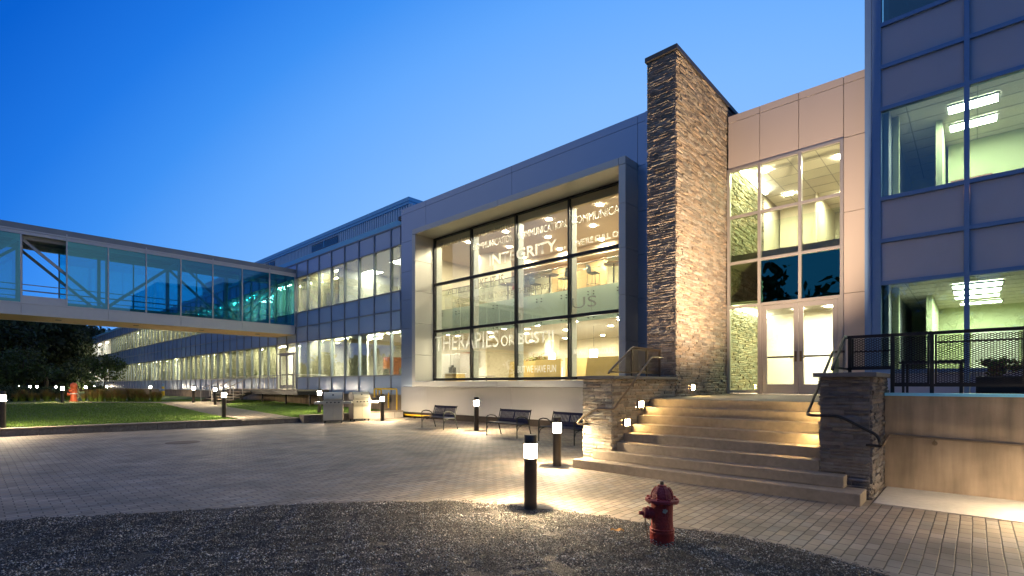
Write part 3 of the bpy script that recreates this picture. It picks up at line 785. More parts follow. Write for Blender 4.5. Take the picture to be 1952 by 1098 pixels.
mb = MB(); mb.box(-.72, -.60, 16.1, 20.39, 5.6, 8.11); mb.box(-.95, -.83, 17.0, 20.39, 1.38, 3.98); mb.box(-1.49, -1.36, 15.2, 15.4, 1.38, 3.98); mb.box(-1.49, -1.36, 15.2, 15.4, 5.6, 8.11); mb.build('inner_partition', M['greenwall'], off)
mb = MB(); mb.box(-.55, 10.4, 18.0, 18.1, 5.6, 8.11); mb.build('inner_wall', M['greenwall'], off)
mb = MB(); mb.box(-.5, .32, 17.93, 17.99, 5.6, 7.12); mb.build('inner_door', M['wood'], off)
mb = MB(); mb.box(-.1, .9, 20.32, 20.39, 1.6, 3.3); mb.build('inner_window_frame', M['white'], off)
mb = MB()
for k in range(8):
    y = 15.1 + .65 * k
    mb.box(-1.4, 10.3, y, y + .02, 8.112, 8.117); mb.box(-1.4, 10.3, y, y + .02, 3.982, 3.987)
for k in range(10):
    x = -1.2 + 1.22 * k; mb.box(x, x + .02, 14.7, 20.3, 8.104, 8.109); mb.box(x, x + .02, 14.7, 20.3, 3.974, 3.979)
mb.build('ceiling_grid', M['tee'], off)

# ================================================================== SILVER BUILDING WITH THE FRAMED WINDOW
YS, YB, YG = 15.10, 14.31, 15.44
sil = thing('glass_front_building', 'silver panelled building with one huge framed window, black mullions and white lettering on the glass', 'building', (-13.9, YS, 0))
mb = MB()
panels(mb, 'y', YS, .06, [-21.70, -19.66, -13.96, -8.26, -7.97], [10.33, 10.62], .014)
panels(mb, 'y', YS, .06, [-21.70, -19.66, -13.96, -8.26, -7.97], [8.90, 10.33], .014)
panels(mb, 'y', YS, .06, [-21.70, -19.70], [1.54, 3.0, 4.5, 5.95, 7.38, 8.90], .014)
panels(mb, 'y', YS, .06, [-8.26, -7.97], [1.54, 3.0, 4.5, 5.95, 7.38, 8.90], .014)
mb.box(-7.95, -6.0, YS - .05, YS + .06, 1.0, 10.6)
panels(mb, 'x', -21.70 + .06, .06, [YS + .07, 15.55], [1.54, 3.0, 4.5, 5.95, 7.38, 8.90, 10.62], .014)
mb.build('panel', M['silver'], sil)
mb = MB()
mb.box(-21.60, -6.0, YS + .065, YS + .30, 8.9, 10.6); mb.box(-21.60, -19.72, YS + .065, YS + .30, .0, 8.9); mb.box(-8.24, -6.0, YS + .065, YS + .30, 0, 8.9); mb.box(-19.72, -8.24, YS + .065, YS + .30, 0, 1.54)
mb.build('backing', M['joint'], sil)
mb = MB()
panels(mb, 'y', YS - .005, .06, [-21.70, -19.63, -13.96, -8.3, -6.1], [.27, 1.535], .012); mb.build('base_panel', M['silver_matt'], sil)
mb = MB(); mb.box(-21.6, -6.1, YS + .02, YS + .064, -.02, .262); mb.build('plinth', M['plinth'], sil)
# projecting frame (four sides, mitred as boxes with joints)
X0, X1, ZB, ZT, tk = -19.70, -8.26, 1.55, 9.01, .25
mb = MB()
zj = [1.805, 3.06, 4.55, 6.07, 7.51, 8.755]
for a, b in zip(zj, zj[1:]):
    mb.box(X0, X0 + tk, YB, YG + .02, a + .006, b - .006); mb.box(X1 - tk, X1, YB, YG + .02, a + .006, b - .006)
xj = [X0, X0 + tk, -13.99, X1 - tk, X1]
for a, b in zip(xj, xj[1:]):
    mb.box(a + .006, b - .006, YB, YG + .02, ZT - tk + .005, ZT); mb.box(a + .006, b - .006, YB, YG + .02, ZB, ZB + tk - .005)
mb.build('surround', M['surround'], sil, bevel=.005)
# glazing grid
gx = [-19.44, -16.78, -14.05, -11.32, -8.52]; gz = [1.83, 4.23, 6.50, 8.745]
mb = MB(); w = .07
for i, x in enumerate(gx):
    a, b = (x, x + .06) if i == 0 else ((x - .06, x) if i == 4 else (x - w / 2, x + w / 2)); mb.box(a, b, YG - .05, YG + .09, gz[0], gz[3])
for i in range(4):
    a = gx[i] + (.06 if i == 0 else w / 2); b = gx[i + 1] - (.06 if i == 3 else w / 2)
    for j, z in enumerate(gz):
        z0, z1 = (z, z + .12) if j == 0 else ((z - .06, z) if j == 3 else (z - .06, z + .06)); mb.box(a, b, YG - .045, YG + .085, z0, z1)
mb.build('window_frame', M['blackframe'], sil)
for i in range(4):
    for j in range(3):
        mb = MB(); mb.box(gx[i] + .01, gx[i + 1] - .01, YG + .01, YG + .025, gz[j] + .02, gz[j + 1] - .02); mb.build('window', M['glass_clear'], sil)
# structure inside
mb = MB(); mb.box(-18.8, -6.2, 23.9, 24.0, 5.56, 8.74); mb.build('feature_wall', M['tanwall'], sil)
mb = MB(); mb.box(-22.4, -6.0, 24.9, 25.1, 0, 10.5); mb.box(-6.2, -6.0, YS + .3, 25, 0, 10.5); mb.box(-22.5, -22.4, YS + .5, 25, 4.3, 10.5); mb.box(-21.6, -21.5, YS + .3, 15.7, 0, 10.5)
mb.box(-20.4, -18.9, 19.0, 20.4, 5.56, 8.75); mb.box(-22.5, -22.4, 21.9, 25, 0, 4.3); mb.box(-17.0, -16.4, 21.0, 21.5, 1.33, 4.3); mb.box(-14.0, -13.2, 22.4, 22.6, 5.56, 8.75)
mb.build('inner_wall', M['cream'], sil)
mb = MB(); mb.box(-22.4, -6.0, YS + .3, 25, 10.3, 10.5); mb.box(-21.6, -6.0, YS + .07, 25.2, 10.5, 10.56); mb.build('roof', M['coping'], sil)
mb = MB()
for x in gx[:4]: mb.box(x - .03 if x > -19 else x, x + .06, 15.545, 15.86, 1.34, 8.39)
mb.build('mullion_fin', M['fin'], sil)
mb = MB(); mb.box(-22.4, -6.2, YG + .3, 25, 1.0, 1.33); mb.build('floor', M['carpet'], sil); mb = MB(); mb.box(-22.4, -6.2, 17.2, 24.9, 4.42, 5.55); mb.build('floor', M['carpet'], sil)
mb = MB(); mb.box(-22.4, -6.2, 17.2, 24.9, 4.34, 4.41); mb.build('ceiling', M['ceiling'], sil)
mb = MB(); mb.box(-22.4, -6.2, 15.75, 24.9, 8.75, 8.85); mb.build('ceiling', M['tanceil'], sil); mb = MB(); mb.box(-22.4, -6.2, YG + .12, 15.74, 8.40, 8.85); mb.build('ceiling', M['tanceil'], sil); mb = MB(); mb.box(-22.4, -6.2, 21.4, 21.6, 8.2, 8.74); mb.build('ceiling', M['tanceil'], sil)
# slab edge apron of green glass with stand-off bolts, clear balustrade and rail
mb = MB()
x = -22.3
while x < -6.4: mb.box(x, x + 1.34, 17.10, 17.115, 4.26, 5.62); x += 1.36
mb.build('slab_apron', M['glass_green'], sil)
mb = MB(); x = -22.3
while x < -6.4:
    for dx in (.12, 1.22):
        for z in (5.42, 5.30, 4.36): mb.lathe([(.025, 0), (.025, .05)], (x + dx, 17.10, z), 8, Matrix(((1, 0, 0), (0, 0, -1), (0, 1, 0))).to_3x3())
    x += 1.36
mb.build('standoff_bolt', M['chrome'], sil)
mb = MB(); mb.box(-22.3, -6.3, 17.09, 17.10, 5.63, 6.60); mb.build('balustrade', M['glass_rail'], sil)
mb = MB(); mb.tube([(-22.3, 17.1, 6.63), (-6.3, 17.1, 6.63)], .022, 8); mb.tube([(-22.3, 17.2, 6.40), (-6.3, 17.2, 6.40)], .012, 6); mb.build('balustrade_rail', M['chrome'], sil)

# lettering on the glass
def lettering(text, x0, x1, zb, cap, bold=0.0, m='letter'):
    cu = bpy.data.curves.new('lettering', 'FONT'); cu.body = text; cu.size = 1; cu.offset = bold; cu.resolution_u = 3
    tmp = bpy.data.objects.new('lettering', cu); COL.objects.link(tmp)
    bpy.context.view_layer.update()
    me = bpy.data.meshes.new_from_object(tmp.evaluated_get(bpy.context.evaluated_depsgraph_get()))
    bpy.data.objects.remove(tmp); bpy.data.curves.remove(cu)
    xs_ = [v.co.x for v in me.vertices]; a, b = min(xs_), max(xs_)
    h = .729                                     # cap height of the built-in face
    P = np.empty(len(me.vertices) * 3); me.vertices.foreach_get('co', P); P = P.reshape(-1, 3)
    Q = np.stack([x0 + (P[:, 0] - a) / (b - a) * (x1 - x0), np.full(len(P), YG + .004), zb + P[:, 1] / h * cap], -1) - np.array(sil.location)
    me.vertices.foreach_set('co', Q.ravel()); me.update(); me.materials.clear(); me.materials.append(M[m])
    o = bpy.data.objects.new('lettering', me); COL.objects.link(o); o.parent = sil
    return o
lettering('WE WILL FIND A WAY', -19.10, -16.88, 8.24, .22, .0, 'letter_dim')
lettering('OR WE WILL MAKE ONE', -16.60, -14.15, 8.24, .22, .0, 'letter_dim')
for a, b, s in ((-16.68, -14.12, 'COMMUNICATION,'), (-13.96, -11.42, 'COMMUNICATION,'), (-11.22, -8.95, 'COMMUNICAT')): lettering(s, a, b, 7.66, .31, -.004)
lettering('INTEGRITY...', -15.62, -11.46, 6.84, .46, .022)
lettering("WE'RE FULL O", -11.08, -9.20, 6.84, .22, .022)
lettering('WE TELL IT', -18.45, -16.88, 5.92, .26, .0, 'letter_dim')
lettering('LIKE IT IS', -16.55, -14.75, 5.95, .42, .008, 'letter_dim')
lettering("WE DON'T", -17.95, -16.88, 5.40, .23, .004, 'letter_dim')
lettering('SHOOT (OR TORTURE)', -16.68, -14.15, 5.40, .22, .004, 'letter_dim')
lettering('THE MESSENGER', -13.95, -12.15, 5.42, .22, .004, 'letter_dim')
lettering('US', -11.18, -10.1, 4.50, .42, .0, 'letter_dim')
lettering('THERAPIES', -19.35, -15.05, 3.28, .76, .0)
lettering('OR', -14.92, -14.12, 3.30, .46, .012)
lettering('BUST!!', -13.92, -12.05, 3.32, .47, .02)
lettering("WE DON'T COUNT BEANS,", -13.35, -11.42, 2.76, .22, .008)
lettering('WE MAKE BEANS COUNT', -11.15, -9.32, 2.76, .22, .012)
lettering('BUT WE HAVE FUN', -13.95, -11.95, 2.14, .29, .008)

# ================================================================== LONG WING (curtain wall with blinds)
YW, PW, XW = 15.60, 1.65, -34.90
wing = thing('long_wing', 'long two storey curtain wall wing with blue grey spandrels and cream window blinds', 'building', (XW, YW, 0))
def mx(k): return XW + PW * k
K0, K1 = -68, 8
zw = [1.12, 2.14, 4.60, 5.63, 6.64, 9.10, 10.10]
mb = MB()
for k in range(K0, K1 + 1):
    if k == -1: mb.box(mx(k) - .03, mx(k) + .03, YW - .06, YW + .1, 4.10, 10.1); continue
    mb.box(mx(k) - .035, mx(k) + .035, YW - .06, YW + .1, 1.10, 10.1)
for z in zw:
    for (a, b) in ((mx(K0), mx(-2)), (mx(0), mx(K1))):
        mb.box(a, b, YW - .045, YW + .09, z - .035, z + .035)
    if z > 4: mb.box(mx(-2), mx(0), YW - .045, YW + .09, z - .035, z + .035)
mb.build('mullion', M['wingframe'], wing)
for j in (0, 2, 3, 5):
    mb = MB()
    for k in range(K0, K1):
        if j == 0 and k in (-1, -2): continue
        mb.box(mx(k) + .037, mx(k + 1) - .037, YW, YW + .05, zw[j] + .037, zw[j + 1] - .037)
    mb.build('spandrel_cladding', M['spandrel_blue'], wing)
mb = MB(); mb.box(mx(K0), mx(K1), YW + .02, YW + .2, 0, 1.085); mb.build('foundation', M['concrete'], wing)
mb = MB(); mb.box(mx(K0) - .1, mx(K1), YW - .05, YW + .5, 10.14, 10.24); mb.box(mx(K0) - .1, mx(K1), YW - .02, YW + .5, 10.24, 10.44); mb.build('coping', M['blueflash'], wing)
# windows: one pane per bay and storey, each with its blind
def pane_mesh(h):
    mb = MB(); mb.box(.03, PW - .03, .02, .032, .03, h - .03); return mb
def blind_mb(h, ang, pitch, wd, seed, gap=0):
    rg = random.Random(seed); mb = MB(); n = int((PW - .1) / pitch)
    for i in range(n):
        if gap and rg.random() < gap: continue
        x = .07 + pitch * i; a = R(ang + rg.uniform(-7, 7)); v = rg.uniform(.80, 1.08); mb.tint = (v, v, v * .97)
        dx, dy = math.cos(a) * wd / 2, math.sin(a) * wd / 2
        mb.add([(x - dx, .26 - dy, .05), (x + dx, .26 + dy, .05), (x + dx, .26 + dy, h - .05), (x - dx, .26 - dy, h - .05)], [(0, 1, 2, 3)])
    mb.tint = None
    return mb
pane_m, blind_m = {}, {}
for r_, h in ((0, zw[2] - zw[1]), (1, zw[5] - zw[4])):
    o = pane_mesh(h).build('window', M['glass_wing'], wing, local=True); pane_m[r_] = o.data; bpy.data.objects.remove(o)
    for q, (ang, pitch, wd, gap) in enumerate(((22, .115, .125, 0), (40, .115, .125, .0), (12, .115, .12, .05), (55, .115, .11, .04), (30, .23, .125, 0))):
        o = blind_mb(h, ang, pitch, wd, 5 * q + r_, gap).build('blind', M['blind'], wing, local=True); blind_m[(r_, q)] = o.data; bpy.data.objects.remove(o)
OPEN = {(0, 3), (0, 5), (0, 6), (0, 7), (1, 3), (1, 4), (1, 5), (1, 6), (1, 7)}
nwin = 0
for k in range(K1 - 1, K0 - 1, -1):
    for r_ in (0, 1):
        if r_ == 0 and k in (-1, -2): continue
        if nwin >= 97: break
        nwin += 1
        o = bpy.data.objects.new('window', pane_m[r_]); COL.objects.link(o); o.parent = wing; o.location = (PW * k, 0, zw[1] if r_ == 0 else zw[4])
        if (r_, k) in OPEN: continue
        if k < -2 and rnd.random() < .07: continue
        b = bpy.data.objects.new('blind', blind_m[(r_, rnd.choice((0, 0, 1, 2, 2, 3, 4)) if k < 0 else (0, 2, 0)[k % 3])]); COL.objects.link(b); b.parent = o
    last = k
mb = MB(); mbb = MB()
for k in range(last, K0 - 1, -1):
    for r_ in (0, 1):
        z0, z1 = (zw[1], zw[2]) if r_ == 0 else (zw[4], zw[5])
        mb.box(mx(k) + .03, mx(k + 1) - .03, YW + .02, YW + .032, z0 + .03, z1 - .03)
        for i in range(7):
            x = mx(k) + .16 + .22 * i; v = rnd.uniform(.78, 1.08); mbb.tint = (v, v, v * .97)
            mbb.add([(x - .112, YW + .25, z0 + .05), (x + .112, YW + .24, z0 + .05), (x + .112, YW + .24, z1 - .05), (x - .112, YW + .25, z1 - .05)], [(0, 1, 2, 3)])
o = tag(mb.build('window', M['glass_wing'], wing), kind='stuff'); tag(mbb.build('blind', M['blind'], o), kind='stuff')
# inside of the wing
mb = MB(); mb.box(mx(K0) + .1, -21.9, YW + .21, 22, 1.0, 1.32); mb.build('floor', M['carpet'], wing); mb = MB(); mb.box(mx(K0) + .1, -22.55, YW + .12, 22, 5.0, 5.58); mb.build('floor', M['carpet'], wing)
mb = MB(); mb.box(mx(K0) + .1, -22.55, YW + .12, 22, 4.62, 4.70); mb.build('ceiling', M['ceiling'], wing); mb = MB(); mb.box(mx(K0) + .1, -22.55, YW + .12, 22, 9.12, 9.2); mb.build('ceiling', M['ceiling'], wing)
mb = MB(); mb.box(mx(K0), -22.5, 22, 22.2, 0, 10.1)
for k in (-60, -50, -40, -30, -22, -14, -8, -2): mb.box(mx(k) - .05, mx(k) + .05, YW + .8, 22, 1.32, 4.62); mb.box(mx(k - 3) - .05, mx(k - 3) + .05, YW + .8, 22, 5.58, 9.12)
mb.box(mx(0) - .05, mx(0) + .05, YW + .45, 22, 1.32, 4.62); mb.box(mx(3) - .05, mx(3) + .05, YW + .45, 22, 5.58, 9.12); mb.box(-30, -22.55, 20.5, 20.6, 5.58, 9.12)
mb.box(mx(4) - .05, mx(5) + .02, YW + .5, YW + .6, 1.32, 4.62)
mb.build('inner_wall', M['white'], wing)
mb = MB(); mb.box(mx(K0) - .1, mx(K0), YW, 30, 0, 10.4); mb.box(mx(K0) - .1, -22, 30, 30.2, 0, 10.4); mb.box(mx(K0) - .1, -21.7, YW + .12, 30.2, 10.05, 10.13); mb.build('wall', M['spandrel_blue'], wing)
mb = MB(); mb.box(-28.2, -26.4, 20.38, 20.49, 5.6, 7.75); mb.box(-29.4, -28.2, 19.2, 19.3, 5.6, 7.75); mb.box(-24.6, -23.2, 21.5, 21.9, 2.9, 3.7); mb.box(-29.4, -29.0, 19.0, 21.5, 1.33, 3.5); mb.build('cupboard', M['wood'], wing)
# the door of the wing, up its own steps, with the transom above
xa, xb = mx(-2), mx(0)
mb = MB()
mb.box(xa + .04, xa + .12, YW - .05, YW + .09, 1.33, 4.56); mb.box(xb - .12, xb - .04, YW - .05, YW + .09, 1.33, 4.56)
mb.box(xa + .5, xa + .58, YW - .05, YW + .09, 1.33, 3.86); mb.box(xb - .50, xb - .42, YW - .05, YW + .09, 1.33, 3.86)
mb.box(xa + .12, xb - .12, YW - .049, YW + .09, 3.86, 3.94); mb.box((xa + xb) / 2 - .03, (xa + xb) / 2 + .03, YW - .05, YW + .09, 3.94, 4.56)
mb.build('door_frame', M['alu'], wing)
dl, dr = xa + .58, xb - .5; dm = (dl + dr) / 2
for s, (a, b) in enumerate(((dl + .005, dm - .004), (dm + .004, dr - .005))):
    mb = MB(); y0, y1 = YW - .03, YW + .03
    mb.box(a, a + .10, y0, y1, 1.35, 3.85); mb.box(b - .10, b, y0, y1, 1.35, 3.85); mb.box(a + .1, b - .1, y0, y1, 1.35, 1.62); mb.box(a + .1, b - .1, y0, y1, 3.73, 3.85)
    d = mb.build('door', M['alu'], wing)
    mb = MB(); mb.box(a + .1, b - .1, YW, YW + .01, 1.62, 3.73); mb.build('pane', M['glass_rail'], d)
    mb = MB(); mb.box(a + .1, b - .1, YW + .031, YW + .07, 2.34, 2.40); mb.build('push_bar', M['bronze'], d)
mb = MB(); mb.box(xa + .13, (xa + xb) / 2 - .035, YW, YW + .012, 3.95, 4.55); mb.box((xa + xb) / 2 + .035, xb - .13, YW, YW + .012, 3.95, 4.55)
mb.box(xa + .13, xa + .49, YW, YW + .012, 1.40, 3.85); mb.box(xb - .41, xb - .13, YW, YW + .012, 1.40, 3.85); mb.build('transom_window', M['glass_rail'], wing)
mb = MB(); mb.box(xa + .2, xb - .06, 18.2, 18.3, 1.33, 4.6); mb.build('inner_screen', M['cream'], wing)
t = tag((lambda mb: (mb.box(xb - .62, xb - .38, 16.25, 16.29, 4.06, 4.30), mb)[1])(MB()).build('exit_sign', M['L_exit']), 'small glowing red exit sign hanging inside above the wing doors', 'exit sign')
# plant screen on the roof, set back
pent = thing('roof_plant_screen', 'corrugated grey plant screen with blue metal edges standing on the wing roof', 'rooftop screen', (-45, 18.5, 10.1))
mb = MB(); x = -66.0
while x < -25.7:
    mb.box(x, x + .16, 18.44, 18.6, 10.14, 12.80); mb.box(x + .16, x + .27, 18.50, 18.6, 10.14, 12.80); x += .27
mb.box(-25.85, -25.66, 18.6, 30, 10.14, 12.8); mb.box(-66.0, -25.85, 18.61, 30, 10.14, 12.8)
mb.build('siding', M['corrugated'], pent)
mb = MB(); mb.box(-66.1, -25.62, 18.38, 30.1, 12.80, 12.96); mb.box(-66.1, -25.58, 18.34, 30.1, 12.965, 13.20); mb.box(-66.1, -25.60, 18.36, 18.6, 11.2, 11.22)
mb.build('flashing', M['blueflash'], pent)
for a, b in ((-38.6, -34.4), (-47.7, -45.7)):
    mb = MB(); mb.box(a, b, 18.42, 18.437, 12.10, 12.62)
    f = mb.build('louver_vent', M['louver'], pent)
    mb = MB(); z = 12.14
    while z < 12.58: mb.bar((a + .02, 18.40, z), (b - .02, 18.40, z), .05, .015, (0, .6, 1)); z += .09
    mb.box((a + b) / 2 - .03, (a + b) / 2 + .03, 18.36, 18.415, 12.10, 12.62); mb.build('slat', M['blueflash'], f)

# ================================================================== SKYBRIDGE
XB0, XB1, PB = -35.0, -38.3, 1.715
br = thing('skybridge', 'glazed pedestrian bridge with teal glass, white truss and pale metal edge, crossing to the wing', 'footbridge', (-36.6, 0, 5.1))
ym = [15.50 - PB * k for k in range(0, 24)]
yend = ym[-1]
mb = MB()
for i in range(0, 23):
    if i % 2 == 0: panels(mb, 'x', XB0 + .02, .06, [ym[min(i + 2, 23)], ym[i]], [5.13, 5.70], .012)
for xx in (XB1 - .02,): mb.box(xx, xx + .06, yend, ym[0], 5.13, 5.70)
mb.build('fascia', M['bridgefascia'], br)
mb = MB(); mb.box(XB1 + .05, XB0 - .05, yend, 15.58, 5.15, 5.22); mb.build('soffit', M['soffit'], br)
for k in range(7):
    mb = MB(); y = 13.6 - 3.43 * k; mb.box(-36.75, -36.45, y - .12, y + .12, 5.135, 5.15); mb.build('soffit_light', M['coping'], br)
mb = MB(); mb.box(XB1 + .1, XB0 - .1, yend, 15.55, 5.55, 5.70); mb.build('floor', M['carpet'], br)
mb = MB(); mb.box(XB1 - .03, XB0 + .03, yend, 15.58, 9.40, 9.70); mb.build('roof', M['bridgeroof'], br)
mb = MB(); mb.box(XB0 - .05, XB0 + .045, yend, 15.55, 9.34, 9.41); mb.box(XB0 - .05, XB0 + .02, yend, 15.55, 9.17, 9.33); mb.box(XB1 - .02, XB1 + .05, yend, 15.55, 9.17, 9.39)
for i in range(1, 23, 2): mb.box(XB0 + .02, XB0 + .06, ym[i] - .02, ym[i] + .02, 9.12, 9.5)
mb.build('header', M['bridgefascia'], br)
mb = MB()
for y in ym:
    for xx in (XB0 - .02, XB1 + .02): mb.box(xx - .045, xx + .045, y - .03, y + .03, 5.71, 9.17)
for xx in (XB0 - .02, XB1 + .02): mb.box(xx - .05, xx + .05, yend, 15.5, 5.702, 5.77)
mb.build('mullion', M['bridgefascia'], br)
for i in range(23):
    for xx in (XB0 - .03, XB1 + .03):
        if i == 7: continue                          # the one bay whose panes are out
        mb = MB(); mb.box(xx - .006, xx + .006, ym[i + 1] + .03, ym[i] - .03, 5.77, 9.17); mb.build('window', M['glass_bridge'], br)
mb = MB(); mb.box(XB0 - .05, XB0 - .02, ym[8] + .03, ym[7] - .03, 5.77, 6.12); mb.build('kick_panel', M['bridgefascia'], br)
mb = MB()
for xx in (XB0 - .38, XB1 + .38):
    mb.bar((xx, yend, 5.85), (xx, 15.4, 5.85), .18, .22); mb.bar((xx, yend, 9.10), (xx, 15.4, 9.10), .18, .2)
    nodes = [15.3] + [ym[i] for i in range(2, 23, 2)]
    up = False
    for a, b in zip(nodes, nodes[1:]):
        mb.bar((xx, a, 5.9 if up else 9.05), (xx, b, 9.05 if up else 5.9), .13, .13); up = not up
    for i, y in enumerate(nodes):
        mb.bar((xx, y - .0, 5.9), (xx, y - .0, 9.0), .14, .14)
mb.build('truss', M['whitepaint'], br)
mb = MB()
for xx in (XB0 - .55, XB1 + .55):
    for z in (6.42, 6.74): mb.tube([(xx, yend, z), (xx, 15.3, z)], .025, 6)
mb.build('handrail', M['whitepaint'], br)

# ================================================================== LIGHT FITTINGS INSIDE
def downlight(r=.12):
    mb = MB(); n = 16
    ring = [(math.cos(2 * math.pi * k / n), math.sin(2 * math.pi * k / n)) for k in range(n)]
    o = 0
    for rr, z in ((r + .03, 0), (r + .025, -.012), (r, -.012), (r, -.004)): mb.v.extend([(x * rr, y * rr, z) for x, y in ring])
    for a in range(3):
        for k in range(n): mb.face([a * n + k, (a + 1) * n + k, (a + 1) * n + (k + 1) % n, a * n + (k + 1) % n])
    mb.cm = 1; mb.face([3 * n + k for k in range(n)]); return mb
d0 = downlight().build('ceiling_light', [M['white'], M['L_down']])
tag(d0, 'round downlight set in a ceiling behind the glass, glowing warm white', 'ceiling light', 'round ceiling downlights behind the glazing')
pts = []
for y, off_ in ((16.9, .3), (18.9, 1.2), (21.0, .3), (23.2, 1.2)):
    for i in range(6): pts.append((-21.4 + off_ + 2.55 * i, y, 8.735))
for y, off_ in ((18.3, .2), (19.9, 1.3), (21.5, .4), (23.4, 1.2)):
    for i in range(6): pts.append((-21.2 + off_ + 2.55 * i, y, 4.335))
for i in range(8): pts.append((-20.6 + 1.75 * i, 16.35, 8.735))  # row added in the void to light faces turned to the glass
for i in range(7): pts.append((-20.9 + 2.1 * i, 17.5, 4.335))  # extra ground floor row, added to light the fronts of the booths
pts = [p for p in pts if not (-20.5 < p[0] < -18.8 and 18.9 < p[1] < 20.5 and p[2] > 5) and not (21.3 < p[1] < 21.7)]
pts += [(-2.74, 16.45, 7.98), (-4.55, 18.5, 7.98), (-3.1, 19.6, 7.98), (-4.6, 16.0, 7.98), (-3.7, 15.3, 7.98), (-2.4, 15.2, 7.98), (-2.3, 15.6, 3.91), (-3.9, 15.6, 3.91), (-2.3, 16.9, 3.91), (-3.1, 16.9, 3.91), (-3.9, 16.9, 3.91)]  # upstairs ones close to the glass and more vestibule ones added as fill
pts += [(-33.3 + 2.2 * i, 17.8, 4.61) for i in range(3)]
for i, p in enumerate(pts): (d0 if i == 0 else dup(d0)).location = p
def panel_light(w, l, m, h=.05):
    mb = MB(); e = .03
    mb.box(-w / 2 - e, w / 2 + e, -l / 2 - e, -l / 2, -h, 0); mb.box(-w / 2 - e, w / 2 + e, l / 2, l / 2 + e, -h, 0)
    mb.box(-w / 2 - e, -w / 2, -l / 2, l / 2, -h, 0); mb.box(w / 2, w / 2 + e, -l / 2, l / 2, -h, 0)
    mb.cm = 1; mb.add([(-w / 2, -l / 2, -h + .01), (-w / 2, l / 2, -h + .01), (w / 2, l / 2, -h + .01), (w / 2, -l / 2, -h + .01)], [(0, 1, 2, 3)])
    return mb.build('ceiling_panel_light', [M['white'], m])
p0 = panel_light(.84, .42, M['L_troffer'])
tag(p0, 'rectangular recessed ceiling panel light in the office block, glowing white', 'ceiling light', 'rectangular panel lights in the office block')
for i, p in enumerate([(-.05, 15.6, 8.11), (-.05, 16.75, 8.11), (4.2, 15.6, 8.11), (4.2, 17.2, 8.11), (.02, 15.75, 3.98), (.02, 16.7, 3.98), (.02, 17.8, 3.98), (.1, 19.2, 3.98), (4.0, 16, 3.98), (4.0, 18, 3.98)]):
    (p0 if i == 0 else dup(p0)).location = p
p1 = panel_light(1.2, .9, M['L_troffer'])
tag(p1, 'square ceiling panel light in the white upper office of the wing', 'ceiling light', 'square panel lights in the upper wing office')
for i, p in enumerate([(-29.4, 18.2, 9.115), (-25.6, 17.8, 9.115), (-23.3, 18.2, 9.115)]): (p1 if i == 0 else dup(p1)).location = p
p2 = panel_light(2.4, .22, M['L_tube'])
tag(p2, 'long fluorescent ceiling strip behind the blinds of the wing', 'ceiling light', 'fluorescent strips inside the long wing')
i = 0
for k in range(-67, -2, 2):
    if k < -40 and k % 4 != 1: continue
    for z in (4.61, 9.11):
        (p2 if i == 0 else dup(p2)).location = (mx(k), 16.6, z); i += 1
for p in ((-28.6, 17.6, 4.61), (-24.0, 17.6, 4.61), (-33.6, 17.4, 9.11), (-36.5, 17.0, 4.61), (-36.5, 17.0, 9.11), (-32.5, 16.3, 4.61), (-29.5, 16.3, 4.61), (-26.5, 16.3, 4.61), (-23.6, 16.3, 4.61), (-31.5, 16.3, 9.11)): dup(p2).location = p  # strips close to the glass added to brighten the near rooms
mb = MB(); mb.box(-5.10, -5.02, 14.95, 17.8, 7.90, 7.97)
tag(mb.build('cove_light', M['L_cove']), 'long white wall washer light at the ceiling over the indoor stone wall, upstairs', 'wall washer')
mb = MB(); mb.box(-5.10, -5.02, 14.95, 17.8, 3.83, 3.90)
tag(mb.build('cove_light', M['L_cove']), 'long white wall washer light above the indoor stone wall beside the entrance doors', 'wall washer')

# ================================================================== FURNITURE BEHIND THE GLASS
def stool():
    t = thing('bar_stool', 'x', 'bar stool', group='bar stools on the upper floor')
    mb = MB(); mb.prism([(-.2, -.19), (.2, -.19), (.21, .16), (.12, .2), (-.12, .2), (-.21, .16)], .74, .765); mb.build('seat', M['chairblack'], t, local=True)
    mb = MB()
    for i in range(6):
        a0, a1 = -.2 + .0667 * i, -.2 + .0667 * (i + 1); c = lambda x: .20 + .03 * (1 - (x / .2) ** 2)
        mb.add([(a0, c(a0), .77), (a1, c(a1), .77), (a1 * .92, c(a1) + .06, 1.16), (a0 * .92, c(a0) + .06, 1.16), (a0, c(a0) + .015, .77), (a1, c(a1) + .015, .77), (a1 * .92, c(a1) + .075, 1.16), (a0 * .92, c(a0) + .075, 1.16)],
               [(0, 1, 2, 3), (5, 4, 7, 6), (3, 2, 6, 7), (1, 0, 4, 5), (0, 3, 7, 4), (1, 5, 6, 2)])
    mb.build('backrest', M['chairblack'], t, local=True)
    for sx in (-1, 1):
        for sy in (-1, 1):
            mb = MB(); mb.tube([(sx * .16, sy * .14, .745), (sx * .19, sy * .17, .70), (sx * .22, sy * .21, 0)], .011, 6); mb.build('leg', M['chrome'], t, local=True)
    mb = MB(); q = .2; mb.tube([(-q, -q, .28), (q, -q, .28), (q, q, .28), (-q, q, .28), (-q, -q, .28)], .009, 6); mb.build('footrest', M['chrome'], t, local=True)
    return t
s0 = stool()
def high_table():
    t = thing('high_table', 'x', 'bar table', group='round bar tables on the upper floor')
    mb = MB(); mb.lathe([(.40, 1.03), (.42, 1.04), (.42, 1.06), (.40, 1.07)], n=28); mb.build('tabletop', M['tabletop'], t, local=True)
    mb = MB(); mb.lathe([(.035, .02), (.035, 1.03)], n=12); mb.build('leg', M['chrome'], t, local=True)
    mb = MB(); mb.lathe([(.27, 0), (.27, .012), (.05, .03)], n=24); mb.build('base', M['chrome'], t, local=True)
    return t
h0 = high_table()
ZF = 5.555
